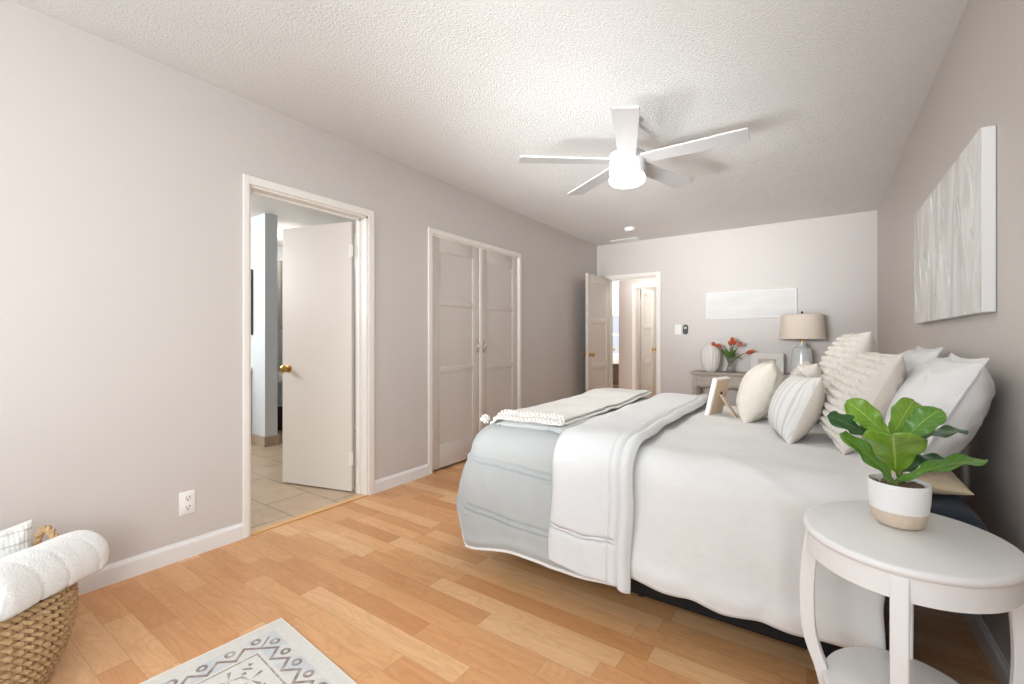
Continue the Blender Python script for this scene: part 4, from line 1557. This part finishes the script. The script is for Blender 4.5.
mesh_obj('easel_leg', b, M_OAKPALE, pf, smooth=False)

# ------------------------------------------------------------------ oval nightstand
TZ = .64
M_NS = plain('nightstand_white', (232, 231, 229), .38, var=.02, bump=.02, bscale=20)
NSX, NSY, NSA, NSB, NSROT = .170, 1.477, .234, .210, math.radians(80)
ns = thing('nightstand', 'oval white two-tier nightstand with curved legs beside the bed', 'nightstand', (NSX, NSY, 0), NSROT)


def ellipse_slab(b, a, bb, z0, z1, rnd=.008, seg=72):
    prof = [(0, z0), (-rnd * 0, z0)]
    rings = []
    for da, z in ((-rnd, z0), (-rnd * .3, z0 + rnd * .3), (0, z0 + rnd), (0, z1 - rnd), (-rnd * .3, z1 - rnd * .3), (-rnd, z1)):
        rings.append([b.verts.new(((a + da) * math.cos(2 * PI * k / seg), (bb + da) * math.sin(2 * PI * k / seg), z)) for k in range(seg)])
    for i in range(len(rings) - 1):
        for k in range(seg):
            b.faces.new((rings[i][k], rings[i][(k + 1) % seg], rings[i + 1][(k + 1) % seg], rings[i + 1][k]))
    b.faces.new(rings[0][::-1]); b.faces.new(rings[-1])


b = B(); ellipse_slab(b, NSA, NSB, TZ - .022, TZ, .009); mesh_obj('top', b, M_NS, ns, sharp=.9)
b = B()
seg = 72
r_in, r_out = [], []
for z in (TZ - .075, TZ - .022):
    r_out.append([b.verts.new(((NSA - .010) * math.cos(2 * PI * k / seg), (NSB - .010) * math.sin(2 * PI * k / seg), z)) for k in range(seg)])
    r_in.append([b.verts.new(((NSA - .028) * math.cos(2 * PI * k / seg), (NSB - .028) * math.sin(2 * PI * k / seg), z)) for k in range(seg)])
for k in range(seg):
    k2 = (k + 1) % seg
    b.faces.new((r_out[0][k], r_out[0][k2], r_out[1][k2], r_out[1][k])); b.faces.new((r_in[0][k2], r_in[0][k], r_in[1][k], r_in[1][k2]))
    b.faces.new((r_out[0][k2], r_out[0][k], r_in[0][k], r_in[0][k2])); b.faces.new((r_out[1][k], r_out[1][k2], r_in[1][k2], r_in[1][k]))
mesh_obj('apron', b, M_NS, ns, sharp=.9)
SHZ = .235
b = B(); ellipse_slab(b, NSA - .044, NSB - .044, SHZ - .018, SHZ, .006); mesh_obj('lower_shelf', b, M_NS, ns, sharp=.9)
for ang in (2, 97, 182, 277):
    a = math.radians(ang)
    ex, ey = NSA * math.cos(a), NSB * math.sin(a)
    R = math.hypot(ex, ey)
    dx, dy = ex / R, ey / R
    b = B()
    nseg = 26
    rings = []
    for k in range(nseg + 1):
        t_ = k / nseg
        z = (TZ - .024) * (1 - t_)
        # S curve: full at the apron, waisted at the shelf, flaring to the foot
        rr = R - .008 + .016 * math.sin(PI * min(1, t_ / .62)) - .036 * smooth(.45, .80, t_) + .040 * smooth(.80, 1.0, t_)
        wd = .0165 - .003 * t_
        th_ = .018 - .004 * t_
        c_ = Vector((dx * (rr - th_), dy * (rr - th_), z))
        tv = Vector((-dy, dx, 0)); rv = Vector((dx, dy, 0))
        rings.append([b.verts.new(c_ + tv * sx * wd + rv * sy * th_) for sx, sy in ((-1, -1), (1, -1), (1, 1), (-1, 1))])
    for i in range(nseg):
        for k in range(4):
            b.faces.new((rings[i][k], rings[i][(k + 1) % 4], rings[i + 1][(k + 1) % 4], rings[i + 1][k]))
    b.faces.new(rings[0]); b.faces.new(rings[-1][::-1])
    o = mesh_obj('leg', b, M_NS, ns, sharp=.7)
    bv = o.modifiers.new('bev', 'BEVEL'); bv.width = .003; bv.segments = 2

# ------------------------------------------------------------------ potted fiddle-leaf plant
s = at_z(897.5, 522, TZ)
PX, PY = s.x, s.y - .02
pl = thing('potted_plant', 'fiddle-leaf plant in white and tan ceramic pot on the nightstand', 'plant', (PX, PY, TZ))
tp = NT('two_tone_pot'); v_ = tp.coord('Object'); sp = tp.n('ShaderNodeSeparateXYZ'); tp.l(v_, sp.inputs[0])
msk = tp.math('GREATER_THAN', sp.outputs[2], .043)
tp.base(tp.mix(msk, tp.mix(tp.noise(v_, 60, 4), lin((206, 184, 162)), lin((224, 206, 186))), lin((238, 236, 233)))); tp.p(Roughness=.45)
b = B(); lathe(b, [(.034, 0), (.045, .004), (.053, .014), (.059, .04), (.0625, .07), (.064, .102), (.0635, .112), (.0615, .114), (.0595, .110), (.058, .097), (.05, .090)], seg=56, cap1=True)
mesh_obj('pot', b, tp.m, pl, sharp=1.0)
M_PEB = plain('soil_pebbles', (128, 104, 86), .8, var=.55, nscale=55)
b = B()
for k in range(60):
    r = .053 * math.sqrt(random.random()); a = random.random() * 2 * PI
    vs = ball(b, (r * math.cos(a), r * math.sin(a), .100 + .006 * random.random()), random.uniform(.006, .011), 7, 5, .7)
mesh_obj('soil', b, M_PEB, pl); pl.children[-1]['kind'] = 'stuff'
b = B(); tube(b, [(.002, 0, .095), (.004, .004, .14), (-.002, .006, .18), (.0, .004, .215), (-.006, .006, .24)], [.006, .0055, .005, .0045, .003], 8)
mesh_obj('stem', b, plain('woody_stem', (120, 128, 70), .7, var=.3), pl)


def leaf_mat(name, c1, c2, vein):
    t = NT(name)
    tc = t.n('ShaderNodeTexCoord'); sp = t.n('ShaderNodeSeparateXYZ'); t.l(tc.outputs['UV'], sp.inputs[0])
    u, v = sp.outputs[0], sp.outputs[1]
    au = t.math('ABSOLUTE', t.math('SUBTRACT', u, .5))
    mid = t.math('LESS_THAN', au, .018)
    f = t.math('FRACT', t.math('MULTIPLY', t.math('SUBTRACT', v, t.math('MULTIPLY', au, .52)), 7.5))
    sv = t.math('MULTIPLY', t.math('LESS_THAN', t.math('ABSOLUTE', t.math('SUBTRACT', f, .5)), .045), .55)
    vn = t.math('MAXIMUM', mid, sv)
    co = t.coord('Object')
    base = t.mix(t.noise(co, 18, 3), lin(c1), lin(c2))
    t.base(t.mix(t.math('MULTIPLY', vn, .75), base, lin(vein)))
    t.p(Roughness=.32, Coat_Weight=.15, Subsurface_Weight=0.0)
    t.bump(t.math('SUBTRACT', 1.0, vn), .25, .003)
    return t.m


M_L1 = leaf_mat('leaf_bright', (98, 142, 30), (124, 164, 48), (176, 196, 96))
M_L2 = leaf_mat('leaf_mid', (72, 122, 38), (94, 142, 48), (158, 180, 84))
M_L3 = leaf_mat('leaf_dark', (34, 80, 40), (52, 98, 50), (110, 140, 80))


def leaf(base_px, tip_px, db, dt, width, mat, up, fold=.25, curl=.02, wav=.006, shape=.62):
    """a fiddle-shaped blade between two seen points; db / dt: distance of base and tip from the stem along the view, up: blade normal"""
    d0 = _C * PY - _S * PX
    Bp = at_d(base_px[0], base_px[1], d0 + db) - Vector((PX, PY, TZ))
    Tp = at_d(tip_px[0], tip_px[1], d0 + dt) - Vector((PX, PY, TZ))
    ax = Tp - Bp; L = ax.length; ax.normalize()
    up = Vector(up); up = (up - ax * up.dot(ax)).normalized()
    sd = ax.cross(up)
    b = B()
    sdn = random.random() * 50
    def fn(u, v):
        t_ = v
        w = width * (math.sin(PI * min(1, t_ ** shape * 1.0)) ** .75 if t_ < 1 else 0) 
        w = width * ((t_ ** .75) * (1 - t_) ** .42) * 1.65 * (1 - .16 * math.exp(-((t_ - .36) / .12) ** 2))
        s_ = (u - .5) * 2
        z_ = abs(s_) ** 1.3 * w * fold + curl * math.sin(PI * t_) * 1.0 - curl * 1.2 * t_ * t_ * 0
        z_ += wav * math.sin(t_ * 17 + sdn + (2.0 if s_ > 0 else 0)) * abs(s_) ** 2
        return Bp + ax * (L * t_) + sd * (s_ * w) + up * z_
    grid(b, 14, 30, fn, uv=True)
    o = mesh_obj('leaf', b, mat, pl, sharp=3)
    finish_cloth(o, .0012, 0)
    # petiole from the stem to the blade
    b = B()
    st = Vector((0, .004, max(.11, min(.235, Bp.z - .02))))
    tube(b, [st, st * .45 + Bp * .55 + Vector((0, 0, -.004)), Bp + ax * .01], [.0032, .003, .002], 7)
    pt = mesh_obj('petiole', b, M_L1, o)
    return o


leaf((889, 439), (846, 401), .00, .05, .043, M_L1, (.25, -1, .45), fold=.10, curl=.012)
leaf((891, 438), (914, 400), .02, .07, .040, M_L1, (-.1, -1, .5), fold=.10, curl=.010)
leaf((903, 443), (941, 409), -.01, -.05, .042, M_L2, (-.35, -1, .7), fold=.12, curl=.014)
leaf((872, 440), (827, 416), .02, .03, .034, M_L3, (.3, -.8, .75), fold=.12, curl=.012)
leaf((896, 471), (893, 435), -.01, -.115, .080, M_L1, (0, .62, 1), fold=.30, curl=.004)
leaf((899, 487), (841, 433), -.03, -.06, .030, M_L2, (.8, -.75, .5), fold=.2, curl=.006)
leaf((898, 481), (986, 460), -.03, -.05, .033, M_L2, (-.1, -.32, 1), fold=.25, curl=.012)
leaf((905, 441), (966, 430), .02, .06, .030, M_L3, (0, -.30, 1), fold=.15, curl=.006)
leaf((899, 473), (948, 461), .02, .05, .040, M_L3, (-.1, -.65, 1), fold=.15, curl=.012)

# ------------------------------------------------------------------ basket with rolled towel and cushion
M_SEA = NT('seagrass'); v_ = M_SEA.coord('Object'); M_SEA.base(M_SEA.mix(M_SEA.noise(v_, 70, 4), lin((146, 110, 74)), lin((208, 174, 128)))); M_SEA.p(Roughness=.8); M_SEA.bump(M_SEA.noise(M_SEA.coord('Object', (1, 1, 5)), 140, 3), .5, .004); M_SEA = M_SEA.m
BKX, BKY = -2.165, .155
bk = thing('wicker_basket', 'round woven seagrass basket with loop handles on the floor at left', 'basket', (BKX, BKY, 0))
def bk_r(z):
    t_ = z / .36
    return .155 + .105 * math.sin(PI * (.10 + .62 * t_)) - .02 * smooth(.8, 1, t_)
b = B()
nrow = 15
for k in range(nrow):
    z = .012 + .34 * k / (nrow - 1)
    R = bk_r(z)
    nb = 34
    for ph in (0, 1):
        pts = []
        for i in range(nb * 4):
            a = 2 * PI * i / (nb * 4)
            w_ = math.sin(a * nb + ph * PI + (PI / 2) * (k % 2) * 2)
            r = R + .0085 * w_
            pts.append((r * math.cos(a), r * math.sin(a), z + .008 * math.cos(a * nb + ph * PI + PI * (k % 2))))
        tube(b, pts, .0085, 5, True)
lathe(b, [(.15, .008), (bk_r(.0) - .012, .012), (bk_r(.1) - .014, .1), (bk_r(.2) - .014, .2), (bk_r(.34) - .014, .34)], seg=40, cap1=False)
mesh_obj('woven_body', b, M_SEA, bk)
b = B()
for ph in (0, 1, 2):
    tube(b, [((bk_r(.36) + .010 * math.cos(a * 22 + ph * 2.1)) * math.cos(a), (bk_r(.36) + .010 * math.cos(a * 22 + ph * 2.1)) * math.sin(a), .360 + .010 * math.sin(a * 22 + ph * 2.1)) for a in [2 * PI * i / 200 for i in range(200)]], .0085, 6, True)
mesh_obj('rim', b, M_SEA, bk)
for ha in (math.radians(106), math.radians(286)):
    b = B()
    for ph in (0, 1):
        pts = []
        for k in range(49):
            t_ = k / 48
            a = PI * t_
            px_ = .062 * math.cos(a); pz = .355 + .105 * math.sin(a) ** .8
            tw = t_ * 26 + ph * PI
            rad_ = bk_r(.36) + .004 + .006 * math.cos(tw)
            pz += .006 * math.sin(tw)
            pts.append((rad_ * math.cos(ha) - px_ * math.sin(ha), rad_ * math.sin(ha) + px_ * math.cos(ha), pz))
        tube(b, pts, .0075, 7)
    mesh_obj('handle', b, M_SEA, bk)

# rolled towel lying across the basket
M_TOWEL = NT('white_terry'); v_ = M_TOWEL.coord('Object'); M_TOWEL.base(M_TOWEL.mix(M_TOWEL.noise(v_, 40, 4), lin((232, 230, 226)), lin((244, 243, 240)))); M_TOWEL.p(Roughness=1.0, Specular_IOR_Level=.1, Sheen_Weight=.3); M_TOWEL.bump(M_TOWEL.noise(v_, 170, 4), .6, .006); M_TOWEL = M_TOWEL.m
tA, tB = Vector((-1.90, .150, .400)), Vector((-2.190, .445, .350))
ax = (tB - tA); tl_ = ax.length; ax.normalize()
q = ax.to_track_quat('Z', 'Y').to_matrix().to_4x4()
b = B()
turns = 3.4
def tw(u, v):
    # spiral cross-section extruded along the roll
    a = u * turns * 2 * PI
    r = .016 + (.090 - .016) * u
    z = tl_ * v
    r *= 1 + .035 * nz(math.cos(a) * 1.5, math.sin(a) * 1.5, z * 7) * u + .012 * math.sin(z * 40 + math.cos(a)) * smooth(.6, 1, u) - .06 * math.exp(-(math.sin(z * 27 + .8 * math.cos(a) + 2 * nz(z * 6, 2, 2)) / .16) ** 2) * smooth(.75, 1, u)
    end = smooth(0, .06, v) * smooth(1, .94, v)
    r *= .93 + .07 * end
    zz = z + (v - .5) * .05 * (1 - u) * 0 + .012 * nz(a * .7, 3, 1) * (abs(v - .5) * 2) ** 4
    return Vector((r * math.cos(a + 1.2), r * math.sin(a + 1.2) * .97, zz))
grid(b, 170, 40, tw)
bmesh.ops.transform(b, matrix=Matrix.Translation(tA) @ q, verts=b.verts)
o = mesh_obj('rolled_towel', b, M_TOWEL, sharp=3, recalc=True)
finish_cloth(o, .018, 0, offset=0)
tag(o, 'thick white rolled towel lying across the woven basket', 'towel')

# textured cushion in the basket
def ridge(x, y, u, v):
    e = min(1, (1 - abs(u)) * 12) * min(1, (1 - abs(v)) * 12)
    z = 0
    if v < .25:
        z = .010 * abs(math.sin(PI * y * 26)) ** .5
    else:
        z = .004 * abs(math.sin(PI * y * 90)) * abs(math.sin(PI * x * 70))
    return e * z
tCush = NT('grey_cream_weave'); v_ = tCush.coord('Object'); sp = tCush.n('ShaderNodeSeparateXYZ'); tCush.l(v_, sp.inputs[0])
f = tCush.math('FRACT', tCush.math('MULTIPLY', sp.outputs[1], 26.0))
tCush.base(tCush.mix(tCush.math('MULTIPLY', tCush.math('LESS_THAN', f, .16), .5), lin((226, 224, 219)), lin((168, 164, 158)))); tCush.p(Roughness=.95)
tCush.bump(tCush.noise(v_, 150, 3), .5, .005)
cushion('basket_cushion', 'cream ribbed cushion standing in the woven basket behind the towel', .34, .34, .12, (-2.215, .190, .150), 190, 12, 0, tCush.m, tCush.m, seed=15, front_fn=ridge, nf=100, p=.4, group=None, cat='cushion')

# ------------------------------------------------------------------ rug
def rug_mat():
    t = NT('faded_rug')
    v = t.coord('Object')
    sp = t.n('ShaderNodeSeparateXYZ'); t.l(v, sp.inputs[0])
    x, y = sp.outputs[0], sp.outputs[1]            # corner at 0,0; rug runs to +x and -y
    my = t.math('MULTIPLY', y, -1.0)
    e = t.math('MINIMUM', x, my)                   # distance in from the edge
    al = t.math('MAXIMUM', x, my)                  # along the border
    ivory, brown, blue = lin((226, 222, 214)), lin((150, 132, 122)), lin((196, 200, 208))
    nn = t.noise(v, 9, 4)
    base = t.mix(t.ramp(t.noise(v, 60, 3), [(.35, (0, 0, 0)), (.7, (.4, .4, .4))]), ivory, lin((206, 201, 194)))
    # blue ground of the border
    inb = t.math('MULTIPLY', t.math('GREATER_THAN', e, .055), t.math('LESS_THAN', e, .135))
    base = t.mix(t.math('MULTIPLY', inb, t.ramp(nn, [(.42, (0, 0, 0)), (.6, (.7, .7, .7))])), base, blue)
    def band(val, c, hw):
        return t.math('LESS_THAN', t.math('ABSOLUTE', t.math('SUBTRACT', val, c)), hw)
    marks = band(e, .150, .0030)                                            # inner line
    marks = t.math('MAXIMUM', marks, band(e, .290, .0025))
    # zigzag vine along the border with buds
    P = .085
    zz = t.math('PINGPONG', al, P / 2)                                      # 0..P/2
    zl = t.math('ADD', t.math('MULTIPLY', zz, 1.0), .088)
    inz = t.math('MULTIPLY', t.math('GREATER_THAN', e, .08), t.math('LESS_THAN', e, .138))
    marks = t.math('MAXIMUM', marks, t.math('MULTIPLY', inz, band(t.math('SUBTRACT', e, zl), 0.0, .0075)))
    def dots(px, py, ox, oy, r0, r1):
        fx = t.math('SUBTRACT', t.math('FRACT', t.math('ADD', t.math('DIVIDE', al, px), ox)), .5)
        dx_ = t.math('MULTIPLY', fx, px)
        dy_ = t.math('SUBTRACT', e, oy)
        dd = t.math('SQRT', t.math('ADD', t.math('MULTIPLY', dx_, dx_), t.math('MULTIPLY', dy_, dy_)))
        ang = t.math('ARCTAN2', dy_, dx_)
        return dd, ang
    dd, ang = dots(P, 0, 0.0, .080, 0, 0)
    marks = t.math('MAXIMUM', marks, band(dd, .0125, .0052))
    # rosettes of the inner field
    dd, ang = dots(.150, 0, .25, .215, 0, 0)
    pet = t.math('ADD', .026, t.math('MULTIPLY', t.math('COSINE', t.math('MULTIPLY', ang, 8.0)), .012))
    ros = t.math('MULTIPLY', t.math('LESS_THAN', dd, pet), t.math('GREATER_THAN', dd, .009))
    marks = t.math('MAXIMUM', marks, ros)
    dd2, ang2 = dots(.150, 0, .75, .215, 0, 0)
    arm = t.math('MULTIPLY', t.math('LESS_THAN', t.math('ABSOLUTE', t.math('SINE', t.math('ADD', t.math('MULTIPLY', ang2, 2.0), .7))), .26), t.math('LESS_THAN', dd2, .045))
    marks = t.math('MAXIMUM', marks, arm)
    dd3, _ = dots(.075, 0, .0, .262, 0, 0)
    marks = t.math('MAXIMUM', marks, band(dd3, .010, .0035))
    # field beyond
    vo = t.n('ShaderNodeTexVoronoi', feature='DISTANCE_TO_EDGE'); vo.inputs['Scale'].default_value = 13; t.l(v, vo.inputs['Vector'])
    fld = t.math('MULTIPLY', t.math('GREATER_THAN', e, .31), t.math('LESS_THAN', vo.outputs[0], .06))
    marks = t.math('MAXIMUM', marks, fld)
    wear = t.ramp(t.noise(v, 36, 4, .6), [(.34, (.5, .5, .5)), (.56, (1, 1, 1))])
    t.base(t.mix(t.math('MULTIPLY', marks, wear), base, brown))
    t.p(Roughness=1.0, Specular_IOR_Level=.05)
    t.bump(t.noise(v, 420, 2), .6, .004)
    return t.m


c0 = Vector((-1.781, .956, 0))
ang = math.atan2(.912 - .956, -1.246 + 1.781)
rug = thing('area_rug', 'ivory area rug with faded brown floral border on the wood floor', 'rug', (c0.x, c0.y, 0.0005), ang)
b = B()
box(b, 0, 1.25, -1.75, 0, 0, .007, .003)
mesh_obj('pile', b, rug_mat(), rug, smooth=False)
b = B()
tube(b, [(0.004, -1.745, .004), (.004, -.004, .004), (1.245, -.004, .004), (1.245, -1.745, .004)], .0045, 6)
tube(b, [(.095, .0, .004), (.100, .012, .003), (.098, .020, .002)], .0012, 5)
mesh_obj('binding', b, plain('rug_binding', (228, 224, 216), .95, var=.1, nscale=60), rug)
